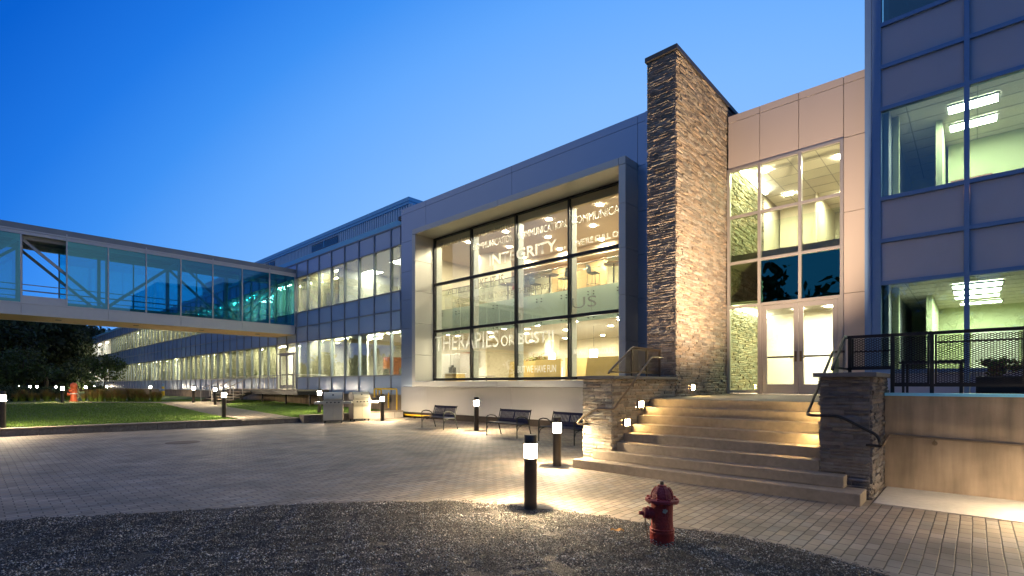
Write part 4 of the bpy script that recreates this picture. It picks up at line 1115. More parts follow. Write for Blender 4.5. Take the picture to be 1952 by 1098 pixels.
for i, (x, y, s) in enumerate(((-10.9, 17.95, 'round brown bar table upstairs behind the rail, nearest the tower'), (-14.2, 17.9, 'round brown bar table upstairs behind the rail, in the third glazing bay'), (-17.0, 18.1, 'round brown bar table upstairs behind the rail, below the words LIKE IT IS'))):
    t = h0 if i == 0 else dup(h0); t.location = (x, y, ZF); t['label'] = s
for i, (x, y, a, s) in enumerate(((-11.75, 17.75, 95, 'dark bar stool upstairs at the end bar table, on the side away from the tower'),
                                  (-10.15, 17.80, -80, 'dark bar stool upstairs standing between the end bar table and the tower'),
                                  (-13.3, 17.75, -95, 'dark bar stool upstairs beside the middle bar table, tower side'),
                                  (-15.05, 17.9, 85, 'dark bar stool upstairs beside the middle bar table, wing side'),
                                  (-16.1, 17.9, -70, 'dark bar stool upstairs just under the word TORTURE on the glass'))):
    t = s0 if i == 0 else dup(s0); t.location = (x, y, ZF); t.rotation_euler = (0, 0, R(a)); t['label'] = s
t = thing('planter', 'long planter of reddish dried flowers above the booth backs, ground floor', 'planter', (-15.6, 19.0, 1.335))
mb = MB(); mb.box(-16.9, -14.4, 18.85, 19.15, 1.335, 2.45); mb.build('box', M['white'], t)
def booth(w):
    t = thing('booth_seat', 'x', 'booth bench', group='blond wood booths on the ground floor')
    mb = MB(); mb.prism([(-w / 2, -.03), (w / 2, -.03), (w / 2, .03), (-w / 2, .03)], 0, .02)
    mb.add([(-w / 2, 0, 0), (w / 2, 0, 0), (w / 2 - .08, .16, 1.45), (-w / 2 + .08, .16, 1.45), (-w / 2, .05, 0), (w / 2, .05, 0), (w / 2 - .08, .21, 1.45), (-w / 2 + .08, .21, 1.45)],
           [(0, 1, 2, 3), (5, 4, 7, 6), (3, 2, 6, 7), (0, 3, 7, 4), (1, 5, 6, 2)])
    mb.build('backrest', M['blondwood'], t, local=True)
    mb = MB(); mb.box(-w / 2 + .03, w / 2 - .03, .05, .5, .38, .46); mb.build('seat', M['greenwall'], t, local=True)
    return t
b0 = booth(1.7)
for i, (x, y, a, s) in enumerate(((-16.2, 18.2, 8, 'blond wood booth back on the ground floor below the word OR'), (-14.2, 17.6, -4, 'wide blond wood booth back below the words BUT WE HAVE FUN'),
                                  (-12.35, 17.9, 62, 'blond wood booth end seen almost edge on, ground floor'), (-11.2, 17.4, -3, 'blond wood booth back behind the fourth glazing bay'))):
    t = b0 if i == 0 else dup(b0); t.location = (x, y, 1.335); t.rotation_euler = (0, 0, R(a)); t['label'] = s
def pendant():
    t = thing('pendant_lamp', 'x', 'pendant lamp', group='white cylinder pendants on the ground floor')
    mb = MB(); mb.lathe([(.17, 0), (.17, .55)], n=20); mb.build('lamp_shade', M['L_pend'], t, local=True)
    mb = MB(); mb.tube([(0, 0, .55), (0, 0, 1.65)], .008, 6); mb.build('cord', M['chrome'], t, local=True)
    return t
q0 = pendant()
for i, (x, y, s) in enumerate(((-18.4, 20.6, 'glowing white cylinder pendant below the word THERAPIES'), (-15.9, 20.2, 'glowing white cylinder pendant beside the word BUST'), (-12.9, 19.5, 'glowing white cylinder pendant next to the last mullion'))):
    t = q0 if i == 0 else dup(q0); t.location = (x, y, 2.70); t['label'] = s
t = thing('fridge', 'grey double door fridge behind the first glazing bay, with blue handles', 'fridge', (-21.2, 18.0, 1.335))
mb = MB(); mb.box(-21.95, -20.45, 18.02, 18.7, 1.34, 3.35); mb.build('body', M['alu'], t)
for a, b in ((-21.95, -21.215), (-21.185, -20.45)):
    mb = MB(); mb.box(a, b, 17.97, 18.015, 1.45, 3.3); d = mb.build('door', M['alu'], t, bevel=.01)
    mb = MB(); hx = b - .1 if a < -21.5 else a + .04; mb.box(hx, hx + .3 if a > -21.5 else hx + .06, 17.95, 17.968, 2.15, 2.20); mb.build('handle', M['spandrel_blue'], d)
t = thing('counter', 'orange wood kitchen counter with small dark coffee machines, first glazing bay', 'counter', (-19.9, 17.2, 1.335))
mb = MB(); mb.box(-20.4, -19.5, 16.9, 17.5, 1.34, 2.20); mb.build('cabinet', M['blondwood'], t); mb = MB(); mb.box(-20.45, -19.45, 16.86, 17.54, 2.2, 2.24); mb.build('worktop', M['white'], t)
t = tag((lambda mb: (mb.box(-20.2, -19.95, 17.0, 17.3, 2.245, 2.55), mb.lathe([(.06, 2.55), (.08, 2.58), (.07, 2.66)], (-20.08, 17.15, 0), 12), mb.box(-20.15, -20.0, 16.93, 17.0, 2.45, 2.55), mb)[-1])(MB()).build('coffee_machine', M['blackplastic'], bevel=.008), 'small black coffee machine on the kitchen counter', 'coffee machine')
def low_table(name, label, x, y, top, rr):
    t = thing(name, label, 'table', (x, y, 1.335))
    mb = MB(); mb.lathe([(rr - .02, .70), (rr, .715), (rr, .735), (rr - .02, .745)], n=30); mb.build('tabletop', top, t, local=True)
    mb = MB(); mb.lathe([(.24, 0), (.24, .02), (.04, .06), (.04, .70)], n=18); mb.build('pedestal', M['chrome'], t, local=True)
low_table('cafe_table', 'white round cafe table on the ground floor near the tower', -9.6, 17.9, M['white'], .62)
low_table('cafe_table', 'grey round cafe table on the ground floor below the word THERAPIES', -17.6, 17.2, M['alu'], .45)
t = thing('serving_station', 'white serving station with dark screen and red topped jars, ground floor', 'serving counter', (-9.6, 20.5, 1.335))
mb = MB(); mb.box(-10.6, -8.6, 20.2, 20.9, 1.34, 2.25); mb.build('cabinet', M['white'], t); mb = MB(); mb.box(-10.3, -9.3, 21.2, 21.3, 2.3, 3.0); mb.build('screen', M['chairblack'], t)
mb = MB()
for k in range(7): mb.lathe([(.05, 2.25), (.06, 2.33), (.045, 2.42)], (-10.3 + .27 * k, 20.4, 0), 10)
mb.build('jar', M['red'], t)
tag((lambda mb: (mb.box(-18.85, -18.72, 20.42, 20.46, 6.9, 7.1), mb)[1])(MB()).build('fire_alarm', M['red'], bevel=.01), 'small red fire alarm box on the upstairs partition', 'fire alarm')
t = thing('desk', 'pale desk with a dark monitor behind the lower wing windows', 'desk', (-25, 17.2, 1.335))
mb = MB(); mb.box(-27.8, -22.6, 16.9, 17.6, 2.05, 2.10); mb.build('desktop', M['blondwood'], t)
for x in (-27.7, -22.75): mb = MB(); mb.box(x, x + .06, 16.95, 17.55, 1.335, 2.05); mb.build('leg', M['alu'], t)
for x in (-26.3, -24.6):
    m_ = thing('monitor', 'dark monitor on the pale desk, ' + ('by the silver building' if x > -25 else 'farther from the silver building'), 'monitor', (x, 17.2, 2.10))
    mb = MB(); mb.box(x - .33, x + .33, 17.18, 17.22, 2.22, 2.62); mb.build('screen', M['chairblack'], m_, bevel=.006)
    mb = MB(); mb.box(x - .03, x + .03, 17.22, 17.25, 2.11, 2.4); mb.box(x - .13, x + .13, 17.12, 17.32, 2.10, 2.115); mb.build('stand', M['chairblack'], m_)

# ================================================================== BOLLARD LIGHTS
def bollard(H, m):
    t = thing('bollard_light', 'x', 'bollard light', group='bollard lights around the plaza and the paths')
    R_ = .085
    mb = MB(); mb.lathe([(R_ + .004, 0), (R_ + .004, .01), (R_, .014), (R_, H - .31), (R_ - .006, H - .305)], n=28); mb.build('post', M['bronze'], t, smooth=True, local=True)
    mb = MB(); mb.lathe([(R_ - .004, H - .304), (R_, H - .30), (R_, H - .125), (R_ - .004, H - .121)], n=28); mb.build('lamp_lens', m, t, smooth=True, local=True)
    mb = MB(); mb.lathe([(R_ - .006, H - .120), (R_, H - .116), (R_, H - .012), (R_ - .008, H), (R_ - .03, H + .002)], n=28); mb.build('cap', M['bronze'], t, smooth=True, local=True)
    mb = MB(); n = 20; mb.add([(.032 * math.cos(2 * math.pi * k / n), .032 * math.sin(2 * math.pi * k / n), H - .126) for k in range(n)], [tuple(range(n))[::-1]]); mb.build('lamp', M['L_lamp'] if m is M['L_bollard'] else M['L_lamp_far'], t, local=True)
    mb = MB()
    for a in range(3):
        an = 2.1 * a + .4; mb.bar((R_ * math.cos(an), R_ * math.sin(an), H - .31), (R_ * math.cos(an), R_ * math.sin(an), H - .11), .008, .008)
    mb.build('strut', M['bronze'], t, local=True)
    return t
bn, bf = bollard(.985, M['L_bollard']), bollard(1.20, M['L_bollard_far'])
NEAR = [(-4.34, 5.06, 0, 'tall dark bollard light standing at the gravel edge, nearest of all the bollards'),
        (-6.24, 8.10, 0, 'dark bollard light on the pavers beside the lowest stair step and a bench'),
        (1.15, 8.62, 0, 'dark bollard light assumed outside the picture, by the concrete retaining wall')]  # unseen bollard, assumed from the bright pad and lit concrete wall
FAR = [(-13.11, 12.32, 0, 'dark bollard light standing between two navy benches before the pale base wall'),
       (-19.87, 12.80, 0, 'dark bollard light between the barbecue and the yellow gas pipe'),
       (-24.00, 11.86, .24, 'bollard light half hidden behind the barbecue with two shelves'),
       (-23.37, 7.34, .22, 'dark bollard light at the end of the low lawn wall beside the gravel path'),
       (-35.50, 10.63, .35, 'bollard light at the foot of the metal steps, beside the path'),
       (-39.56, 10.51, .395, 'bollard light on the lawn before the far side of the metal steps'),
       (-60.20, 12.26, .40, 'bollard light on the far lawn between the valve and the red grasses'),
       (-77.60, 11.40, .40, 'bollard light just behind the red tipped grass bed, close to the wing'),
       (-109.0, 14.40, .40, 'faintest bollard light along the far end of the wing'),
       (-62.50, 7.60, .40, 'bright bollard light beyond the grass bed, next to the red standpipe'),
       (-46.16, 4.38, .40, 'dark bollard light at the path edge beside the red standpipe'),
       (-23.24, .75, .22, 'big dark bollard light on the lawn, cut by the picture edge'),
       (-98.0, 4.80, .40, 'tiny far bollard light under the dark trees, on its own'),
       (-83.0, 5.00, .40, 'tiny far bollard light under the trees, one of a close pair'),
       (-79.5, 5.35, .40, 'tiny far bollard light under the trees, the other of a close pair'),
       (-74.0, 6.50, .40, 'far bollard light glowing behind the path bollard and the standpipe')]
for P, proto in ((NEAR, bn), (FAR, bf)):
    for i, (x, y, z, lab) in enumerate(P):
        t = proto if i == 0 else dup(proto); t.location = (x, y, z); t['label'] = lab; t.rotation_euler = (0, 0, rnd.uniform(0, 6))

# step lights in the stone walls
def step_light():
    t = thing('step_light', 'x', 'step light', group='warm step lights in the stair walls')
    mb = MB(); w, h = .105, .062
    mb.box(-.0, .055, -w - .012, w + .012, h, h + .012); mb.box(0, .055, -w - .012, w + .012, -h - .012, -h); mb.box(0, .055, -w - .012, -w, -h, h); mb.box(0, .055, w, w + .012, -h, h)
    mb.build('housing', M['bronze'], t, local=True)
    mb = MB(); mb.box(.02, .045, -w, w, -h, h); mb.build('lens', M['L_step'], t, local=True)
    return t
l0 = step_light()
for i, (x, y, z, a, lab) in enumerate(((-5.25, 9.66, 1.23, 0, 'warm step light in the cheek wall, over the second highest step'), (-5.25, 9.09, .88, 0, 'warm step light in the cheek wall, over the middle steps'),
                                       (-5.245, 12.3, 1.58, 0, 'warm step light in the foot of the stone tower above the landing'),
                                       (-1.74, 9.66, 1.23, 180, 'assumed warm step light, hidden on the stair side of the shaded pier, upper'), (-1.74, 9.09, .88, 180, 'assumed warm step light, hidden on the stair side of the shaded pier, lower'))):  # unseen pair, assumed from the bright steps beside the pier
    t = l0 if i == 0 else dup(l0); t.location = (x, y, z); t.rotation_euler = (0, 0, R(a)); t['label'] = lab
# assumed flood light, unseen on the terrace, washing the tower and the entrance panels
fl = thing('assumed_floodlight', 'small black flood light assumed behind the pier, aimed at the tower', 'assumed_floodlight', (-1.95, 11.0, 1.36))
mb = MB(); mb.box(-2.02, -1.88, 10.9, 11.1, 1.36, 1.42); mb.tube([(-1.99, 11, 1.42), (-1.99, 11, 1.5)], .02, 8); mb.build('base', M['bronze'], fl)
mb = MB(); mb.lathe([(.04, -.16), (.07, -.15), (.085, -.06)], (-1.99, 11.0, 1.58), 16, Vector((-.55, .35, .75)).to_track_quat('Z', 'Y').to_matrix()); mb.build('housing', M['bronze'], fl)
mb = MB(); mb.box(-1.949, -1.942, 10.85, 11.40, 1.42, 2.14); mb.build('barn_door', M['bronze'], fl)  # plate added to keep the beam off the office block
sp = bpy.data.lights.new('assumed_floodlight_beam', 'SPOT'); sp.energy = 5200; sp.color = (1, .70, .44); sp.spot_size = R(112); sp.spot_blend = .95; sp.shadow_soft_size = .005
so = bpy.data.objects.new('assumed_floodlight_beam', sp); COL.objects.link(so); so.parent = fl; so.location = (-.010, .02, .29)
so.rotation_euler = Vector((-.47, .25, .86)).to_track_quat('-Z', 'Y').to_euler()

# ================================================================== RAILINGS
def expanded(mb, p, du, w, z0, z1, cw=.064, ch=.028, th=.0115, zcut=None):
    n = int(w / (cw / 2)); rows = int((z1 - z0) / (ch / 2))
    for r_ in range(rows):
        for i in range(n):
            za = z0 + r_ * ch / 2 + ((i + r_) % 2) * ch / 2; zb = z0 + r_ * ch / 2 + ((i + 1 + r_) % 2) * ch / 2
            ua, ub = i * cw / 2, (i + 1) * cw / 2
            if zcut and (za > zcut(ua) or zb > zcut(ub)): continue
            mb.add([(p[0] + du[0] * ua, p[1] + du[1] * ua, za - th / 2), (p[0] + du[0] * ub, p[1] + du[1] * ub, zb - th / 2), (p[0] + du[0] * ub, p[1] + du[1] * ub, zb + th / 2), (p[0] + du[0] * ua, p[1] + du[1] * ua, za + th / 2)], [(0, 1, 2, 3)])
lr = thing('mesh_railing', 'brass coloured mesh railing with a sloped end on the lit cheek wall beside the tower', 'railing', (-5.6, 10, 1.825))
mb = MB(); X = -5.6
mb.tube([(X, 9.02, 1.88), (X, 9.05, 1.92), (X, 9.98, 2.46), (X, 10.05, 2.475), (X, 11.33, 2.475)], .025, 10)
mb.bar((X, 9.06, 1.915), (X, 11.33, 1.915), .03, .035)
mb.build('rail', M['railbronze'], lr)
for y, zt in ((9.98, 2.46), (10.66, 2.47), (11.31, 2.47)): mb = MB(); mb.bar((X, y, 1.826), (X, y, zt), .035, .035); mb.build('post', M['railbronze'], lr)
for a, b in ((9.20, 9.95), (10.01, 10.63), (10.69, 11.28)):
    cut = (lambda u, a=a: 1.90 + (a + u - 9.05) / .93 * .54 - .03) if a < 9.5 else None
    mb = MB(); expanded(mb, (X, a), (0, 1), b - a, 1.94, 2.45, .05, .022, .007, cut)
    if a > 9.5: mb.bar((X, a, 1.945), (X, b, 1.945), .02, .025); mb.bar((X, a, 2.435), (X, b, 2.435), .02, .025); mb.bar((X, a + .01, 1.94), (X, a + .01, 2.44), .02, .02); mb.bar((X, b - .01, 1.94), (X, b - .01, 2.44), .02, .02)
    mb.build('mesh_panel', M['railbronze'], lr)
rr = thing('mesh_railing', 'black expanded mesh railing on top of the concrete wall along the terrace', 'railing', (1, 10.15, 1.515))
X = -1.62; Y = 10.15
mb = MB(); mb.tube([(X, 9.02, 1.88), (X, 9.05, 1.92), (X, 9.97, 2.44), (X, 10.05, 2.455), (X, 10.15, 2.455)], .025, 10); mb.bar((X, 9.06, 1.915), (X, 10.15, 1.915), .03, .035)
mb.bar((X - .02, Y, 2.45), (6.1, Y, 2.45), .06, .05); mb.bar((X, Y, 1.915), (-1.0, Y, 1.915), .04, .04); mb.bar((-1.0, Y, 1.64), (6.1, Y, 1.64), .04, .045)
mb.build('rail', M['railblack'], rr)
posts = [-1.57, -.99, -.50, .55, 1.60, 2.65, 3.70, 4.75, 5.8]
for x in posts: mb = MB(); mb.bar((x, Y, 1.83 if x < -1.2 else 1.517), (x, Y, 2.425), .055 if x > -1.2 else .04, .05); mb.build('post', M['railblack'], rr)
for i, (a, b, z0) in enumerate([(-1.54, -.99, 1.94), (-.985, -.53, 1.665)] + [(posts[k] + .035, posts[k + 1] - .035, 1.665) for k in range(2, 8)]):
    mb = MB(); expanded(mb, (a, Y), (1, 0), b - a, z0, 2.42)
    e = .012; mb.bar((a + e, Y, z0), (a + e, Y, 2.42), .03, .028); mb.bar((b - e, Y, z0), (b - e, Y, 2.42), .03, .028); mb.bar((a, Y, z0), (b, Y, z0), .03, .028)
    if i != 1: mb.bar((a, Y, 2.30 if i else 2.2), (b, Y, 2.30 if i else 2.2), .022, .022)
    mb.build('mesh_panel', M['railblack'], rr)
mb = MB(); expanded(mb, (X, 9.2), (0, 1), .9, 1.94, 2.42, .064, .028, .0075, lambda u: 1.90 + (.15 + u) / .93 * .54 - .03); mb.build('mesh_panel', M['railblack'], rr)

def arc(P, n=5, rad=.08):
    """round the corners of a polyline"""
    P = [Vector(p) for p in P]; out = [P[0]]
    for a, b, c in zip(P, P[1:], P[2:]):
        r_ = min(rad, (a - b).length * .45, (c - b).length * .45); p = b + (a - b).normalized() * r_; q = b + (c - b).normalized() * r_
        for k in range(n + 1):
            t = k / n; out.append(p * (1 - t) ** 2 + b * 2 * t * (1 - t) + q * t * t)
    out.append(P[-1]); return out
t = thing('handrail', 'bronze handrail beside the lit cheek wall, bending around its front', 'handrail', (-5.12, 9.2, .9))
mb = MB(); mb.tube(arc([(-5.12, 10.46, 2.24), (-5.12, 9.98, 2.24), (-5.12, 8.60, 1.29), (-5.13, 8.46, 1.17), (-5.55, 8.46, 1.16), (-5.95, 8.46, .93), (-6.0, 8.46, .85), (-5.86, 8.50, .84), (-5.86, 8.62, .84)]), .021, 12); mb.build('rail', M['railbronze'], t, smooth=True)
for y, z in ((9.2, 1.70), (9.8, 2.11)): mb = MB(); mb.tube([(-5.12, y, z - .02), (-5.12, y, z - .08), (-5.26, y, z - .08)], .009, 8); mb.build('bracket', M['railbronze'], t)
mb = MB(); mb.tube([(-5.55, 8.46, 1.14), (-5.55, 8.62, 1.09)], .009, 8); mb.build('bracket', M['railbronze'], t)
t = thing('handrail', 'black handrail bending around the front of the shaded stone pier', 'handrail', (-1.86, 9.2, .9))
mb = MB(); mb.tube(arc([(-1.72, 10.62, 2.24), (-1.87, 10.60, 2.24), (-1.87, 10.45, 2.23), (-1.87, 8.82, 1.33), (-1.87, 8.56, 1.19), (-1.45, 8.56, 1.19), (-1.00, 8.56, .945), (-.96, 8.56, .80), (-1.02, 8.62, .79), (-1.14, 8.68, .79)]), .021, 12); mb.build('rail', M['railblack'], t, smooth=True)
mb = MB(); mb.tube([(-1.87, 9.5, 1.68), (-1.87, 9.5, 1.61), (-1.73, 9.5, 1.61)], .009, 8); mb.build('bracket', M['railblack'], t)
mb = MB(); mb.tube([(-1.45, 8.56, 1.17), (-1.45, 8.70, 1.12)], .009, 8); mb.build('bracket', M['railblack'], t)
t = thing('handrail', 'bronze wall handrail running along the concrete retaining wall', 'handrail', (2, 9.95, .8))
mb = MB(); mb.tube(arc([(-1.06, 9.55, .70), (-1.02, 9.55, .78), (-1.01, 9.88, .855), (-.90, 9.92, .855), (6, 9.92, .62)]), .021, 12); mb.build('rail', M['railbronze'], t, smooth=True)
for k in range(7):
    x = -.46 + 1.0 * k; z = .855 - .034 * (x + .9); mb = MB(); mb.tube([(x, 9.92, z - .02), (x, 9.94, z - .085), (x, 10.04, z - .09)], .009, 8)
    mb.lathe([(.035, 0), (.035, .012)], (x, 10.045, z - .09), 14, Matrix(((1, 0, 0), (0, 0, -1), (0, 1, 0)))); mb.build('bracket', M['railbronze'], t)

# ================================================================== BENCHES
def bench():
    t = thing('bench', 'x', 'bench', group='navy slatted benches along the base wall')
    L = 1.42; f = lambda z: .22 + (z - .42) * .28                 # lean of the back
    mb = MB()
    for k in range(9): y = -.24 + .052 * k; mb.box(-L / 2 + .03, L / 2 - .03, y, y + .042, .415 + .012 * abs(k - 4) / 4, .435 + .012 * abs(k - 4) / 4)
    mb.build('seat', M['navy'], t, local=True)
    mb = MB()
    n = 24
    for k in range(n): x = -L / 2 + .05 + (L - .1) * (k + .5) / n; mb.bar((x, f(.47), .47), (x, f(.80), .80), .034, .010, (0, 1, 0))
    mb.bar((-L / 2 + .03, f(.81), .81), (L / 2 - .03, f(.81), .81), .022, .075, (0, 0, 1)); mb.bar((-L / 2 + .03, f(.47), .47), (L / 2 - .03, f(.47), .47), .02, .07, (0, 0, 1))
    mb.bar((0, f(.47), .47), (0, f(.80), .80), .05, .014, (0, 1, 0)); mb.build('backrest', M['navy'], t, local=True)
    for s in (-1, 1):
        x = s * L / 2
        mb = MB(); mb.tube([(x, -.27, 0), (x, -.27, .62)], .017, 8); mb.build('leg', M['benchframe'], t, local=True)
        mb = MB(); mb.tube([(x, .36, 0), (x, .24, .40), (x, f(.60), .60), (x, f(.86), .86)], .017, 8); mb.build('leg', M['benchframe'], t, local=True)
        mb = MB(); mb.tube([(x, -.28, .60), (x, -.22, .645), (x, -.10, .665), (x, .06, .64), (x, .18, .57), (x, .23, .47)], .018, 8); mb.tube([(x, -.27, .40), (x, .235, .40)], .014, 8)
        mb.tube([(x, -.27, .2), (x, -.2, .34), (x, -.05, .40)], .011, 6); mb.build('armrest', M['benchframe'], t, local=True)
    return t
b0 = bench()
for i, (x, y, a, lab) in enumerate(((-14.85, 12.0, -4, 'navy slatted bench nearest the yellow gas pipe'), (-10.95, 11.65, -4, 'navy slatted bench between the wall bollard and the bollard by the steps'), (-8.62, 11.45, -8, 'navy slatted bench partly hidden behind a bollard and the lit cheek wall'))):
    t = b0 if i == 0 else dup(b0); t.location = (x, y, 0); t.rotation_euler = (0, 0, R(a)); t['label'] = lab

# ================================================================== BARBECUES
def barbecue():
    t = thing('barbecue', 'x', 'gas barbecue', group='steel gas barbecues beside the low wall')
    W, D = .80, .55; w2 = W / 2
    mb = MB(); mb.box(-w2, -w2 + .02, -D / 2 + .01, D / 2, .10, .86); mb.box(w2 - .02, w2, -D / 2 + .01, D / 2, .10, .86); mb.box(-w2, w2, D / 2 - .02, D / 2, .10, .86); mb.box(-w2, w2, -D / 2 + .02, D / 2, .10, .14); mb.build('cabinet', M['grillgrey'], t, local=True, bevel=.005)
    for a, b in ((-w2 + .005, -.004), (.004, w2 - .005)):
        mb = MB(); mb.box(a, b, -D / 2 - .012, -D / 2 + .012, .12, .80); d = mb.build('door', M['steel'], t, local=True, bevel=.006)
        mb = MB(); mb.bar((a + .03, -D / 2 - .035, .73), (b - .03, -D / 2 - .035, .73), .022, .028); mb.box(a + .04, a + .06, -D / 2 - .03, -D / 2 - .012, .72, .74); mb.box(b - .06, b - .04, -D / 2 - .03, -D / 2 - .012, .72, .74); mb.build('handle', M['steel'], d, local=True)
    mb = MB(); mb.prism([(-w2 - .01, 0), (w2 + .01, 0), (w2 + .01, .17), (-w2 - .01, .17)], 0, .01)
    mb.v = [(x, -D / 2 - .05 + (.06 if z > .005 else 0) * (y / .17) + (0 if z < .005 else .03), .80 + y) for x, y, z in mb.v]
    mb.build('control_panel', M['steel'], t, local=True)
    for k in range(4):
        x = -.24 + .16 * k; mb = MB(); mb.lathe([(.032, 0), (.032, .03), (.024, .045)], (x, -D / 2 - .03, .885), 14, Matrix(((1, 0, 0), (0, 0, -1), (0, 1, 0)))); mb.build('knob', M['blackplastic'], t, local=True)
    # lid: rounded profile between two end caps
    prof = [(-D / 2 + .0, .98), (-D / 2 - .015, 1.06), (-D / 2 + .03, 1.18), (-D / 2 + .12, 1.28), (-D / 2 + .25, 1.325), (D / 2 - .1, 1.31), (D / 2 - .02, 1.22), (D / 2, 1.05), (D / 2, .98)]
    mb = MB(); n = len(prof)
    mb.add([(-w2 + .03, y, z) for y, z in prof] + [(w2 - .03, y, z) for y, z in prof], [(i, i + 1, n + i + 1, n + i) for i in range(n - 1)]); lid = mb.build('lid', M['steel'], t, smooth=True, local=True)
    mb = MB()
    for s in (-1, 1):
        x0, x1 = s * (w2 - .03), s * (w2 + .005); mb.add([(x0, y, z) for y, z in prof] + [(x1, y, z) for y, z in prof], [tuple(range(n)), tuple(range(n, 2 * n))] + [(i, (i + 1) % n, n + (i + 1) % n, n + i) for i in range(n)])
    mb.build('end_cap', M['grillgrey'], lid, local=True)
    mb = MB(); mb.tube([(-.3, -D / 2 - .06, 1.03), (.3, -D / 2 - .06, 1.03)], .015, 10); mb.box(-.31, -.29, -D / 2 - .06, -D / 2, 1.02, 1.04); mb.box(.29, .31, -D / 2 - .06, -D / 2, 1.02, 1.04); mb.build('handle', M['steel'], lid, local=True)
    mb = MB(); mb.lathe([(.035, 0), (.035, .012)], (0, -D / 2 + .045, 1.20), 18, Vector((0, -.9, .45)).to_track_quat('Z', 'Y').to_matrix()); mb.build('thermometer', M['blackplastic'], lid, local=True)
    mb = MB(); mb.box(-w2 + .03, w2 - .03, -D / 2 + .02, D / 2 - .01, .86, .98); mb.build('cook_box', M['blackplastic'], t, local=True)
    for s in (-1, 1):
        mb = MB(); a, b = s * (w2 + .012), s * (w2 + .36); mb.box(a, b, -D / 2 + .0, D / 2 - .06, .87, .91); mb.box(a, b, -D / 2 - .02, -D / 2 - .002, .82, .915); mb.box(b - s * .02, b, -D / 2, D / 2 - .06, .82, .868); mb.build('side_shelf', M['steel'], t, local=True, bevel=.006)
    for sx in (-1, 1):
        for sy in (-1, 1):
            mb = MB(); mb.lathe([(.045, -.015), (.05, -.01), (.05, .01), (.045, .015)], (sx * (w2 - .06), sy * (D / 2 - .06), .05), 14, Matrix(((0, 0, 1), (0, 1, 0), (-1, 0, 0)))); mb.box(sx * (w2 - .06) - .01, sx * (w2 - .06) + .01, sy * (D / 2 - .06) - .012, sy * (D / 2 - .06) + .012, .05, .10); mb.build('caster', M['rubber'], t, local=True)
    return t
g0 = barbecue()
g0.location = (-20.42, 10.72, 0); g0.rotation_euler = (0, 0, R(58)); g0['label'] = 'steel gas barbecue standing closest to the lawn path, its lid lit pale yellow'
dup(g0, (-20.5, 12.02, 0), R(82), 'steel gas barbecue standing between the other barbecue and the wall bollard')

# ================================================================== YELLOW GAS PIPE, VALVES, HYDRANTS
gp = thing('gas_pipe', 'bright yellow gas pipe looping beside the silver building corner', 'gas pipe', (-23, 14.9, 0))
mb = MB(); mb.tube(arc([(-24.05, 15.0, .95), (-24.05, 15.0, 1.42), (-21.95, 15.0, 1.42), (-21.95, 15.0, .16), (-20.4, 14.82, .14), (-18.9, 14.82, .14)], 5, .1), .042, 12); mb.build('pipe', M['yellow'], gp, smooth=True)
mb = MB(); mb.tube(arc([(-23.72, 15.0, 1.40), (-23.72, 15.0, 1.08)], 3), .038, 10); mb.tube(arc([(-23.72, 15.0, 1.38), (-23.4, 15.0, 1.38), (-23.4, 15.0, 1.05)], 5, .1), .038, 10); mb.build('branch_pipe', M['yellow'], gp, smooth=True)
mb = MB(); mb.tube([(-22.55, 14.9, .42), (-22.55, 14.9, 1.18)], .04, 10); mb.lathe([(.03, 1.18), (.02, 1.25)], (-22.55, 14.9, 0), 10); mb.build('vent_pipe', M['yellow'], gp, smooth=True)
mb = MB(); mb.lathe([(.05, .92), (.13, .90), (.15, .80), (.13, .70), (.05, .68)], (-24.05, 15.0, 0), 16); mb.box(-23.75, -23.40, 14.94, 15.06, .78, 1.04); mb.build('regulator', M['bronze'], gp)
for x in (-21.2, -20.2, -19.2): mb = MB(); mb.box(x - .03, x + .03, 14.78, 14.88, 0, .10); mb.build('support', M['bronze'], gp)

RT = Vector((.7345, .6786, 0)); FW = Vector((-.6786, .7345, 0))
hy = thing('fire_hydrant', 'faded red fire hydrant with a chained cap standing in the gravel', 'fire hydrant', (-2.40, 4.90, 0))
c = (-2.40, 4.90, 0)
mb = MB(); mb.lathe([(.116, -.02), (.122, .0), (.122, .115), (.125, .12), (.125, .128), (.118, .133), (.118, .140), (.126, .146), (.126, .157), (.112, .165), (.108, .26), (.110, .41), (.113, .432)], c, 32); mb.build('barrel', M['hydrant'], hy, smooth=True)
mb = MB(); mb.lathe([(.118, .430), (.165, .433), (.170, .438), (.170, .462), (.163, .468), (.116, .470)], c, 36)
for k in range(8):
    a = k * math.pi / 4 + .2; mb.lathe([(.016, 0), (.016, .012), (.010, .016)], (c[0] + .145 * math.cos(a), c[1] + .145 * math.sin(a), .468), 6); mb.lathe([(.014, 0), (.014, .012)], (c[0] + .145 * math.cos(a), c[1] + .145 * math.sin(a), .42), 6)
mb.build('flange', M['hydrant_top'], hy, smooth=True)
mb = MB(); mb.lathe([(.112, .468), (.113, .50), (.104, .53), (.088, .556), (.066, .578), (.046, .590), (.044, .604), (.030, .609)], c, 32)
for k in range(8):
    a = k * math.pi / 4; q = lambda rr, z: (c[0] + rr * math.cos(a), c[1] + rr * math.sin(a), z)
    mb.tube([q(.112, .475), q(.113, .50), q(.105, .53), q(.089, .556), q(.066, .580)], .009, 6)
mb.build('bonnet', M['hydrant_top'], hy, smooth=True)
mb = MB(); mb.lathe([(.019, .606), (.017, .640)], c, 5); mb.build('operating_nut', M['rust'], hy)
ax = (-RT).to_track_quat('Z', 'Y').to_matrix()
o_ = (c[0] - RT.x * .10, c[1] - RT.y * .10, .315)
mb = MB(); mb.lathe([(.062, -.03), (.062, .035), (.070, .037), (.070, .05), (.058, .052), (.058, .085), (.052, .092), (.030, .094), (.022, .096)], o_, 22, ax); mb.build('outlet_cap', M['hydrant_top'], hy, smooth=True)
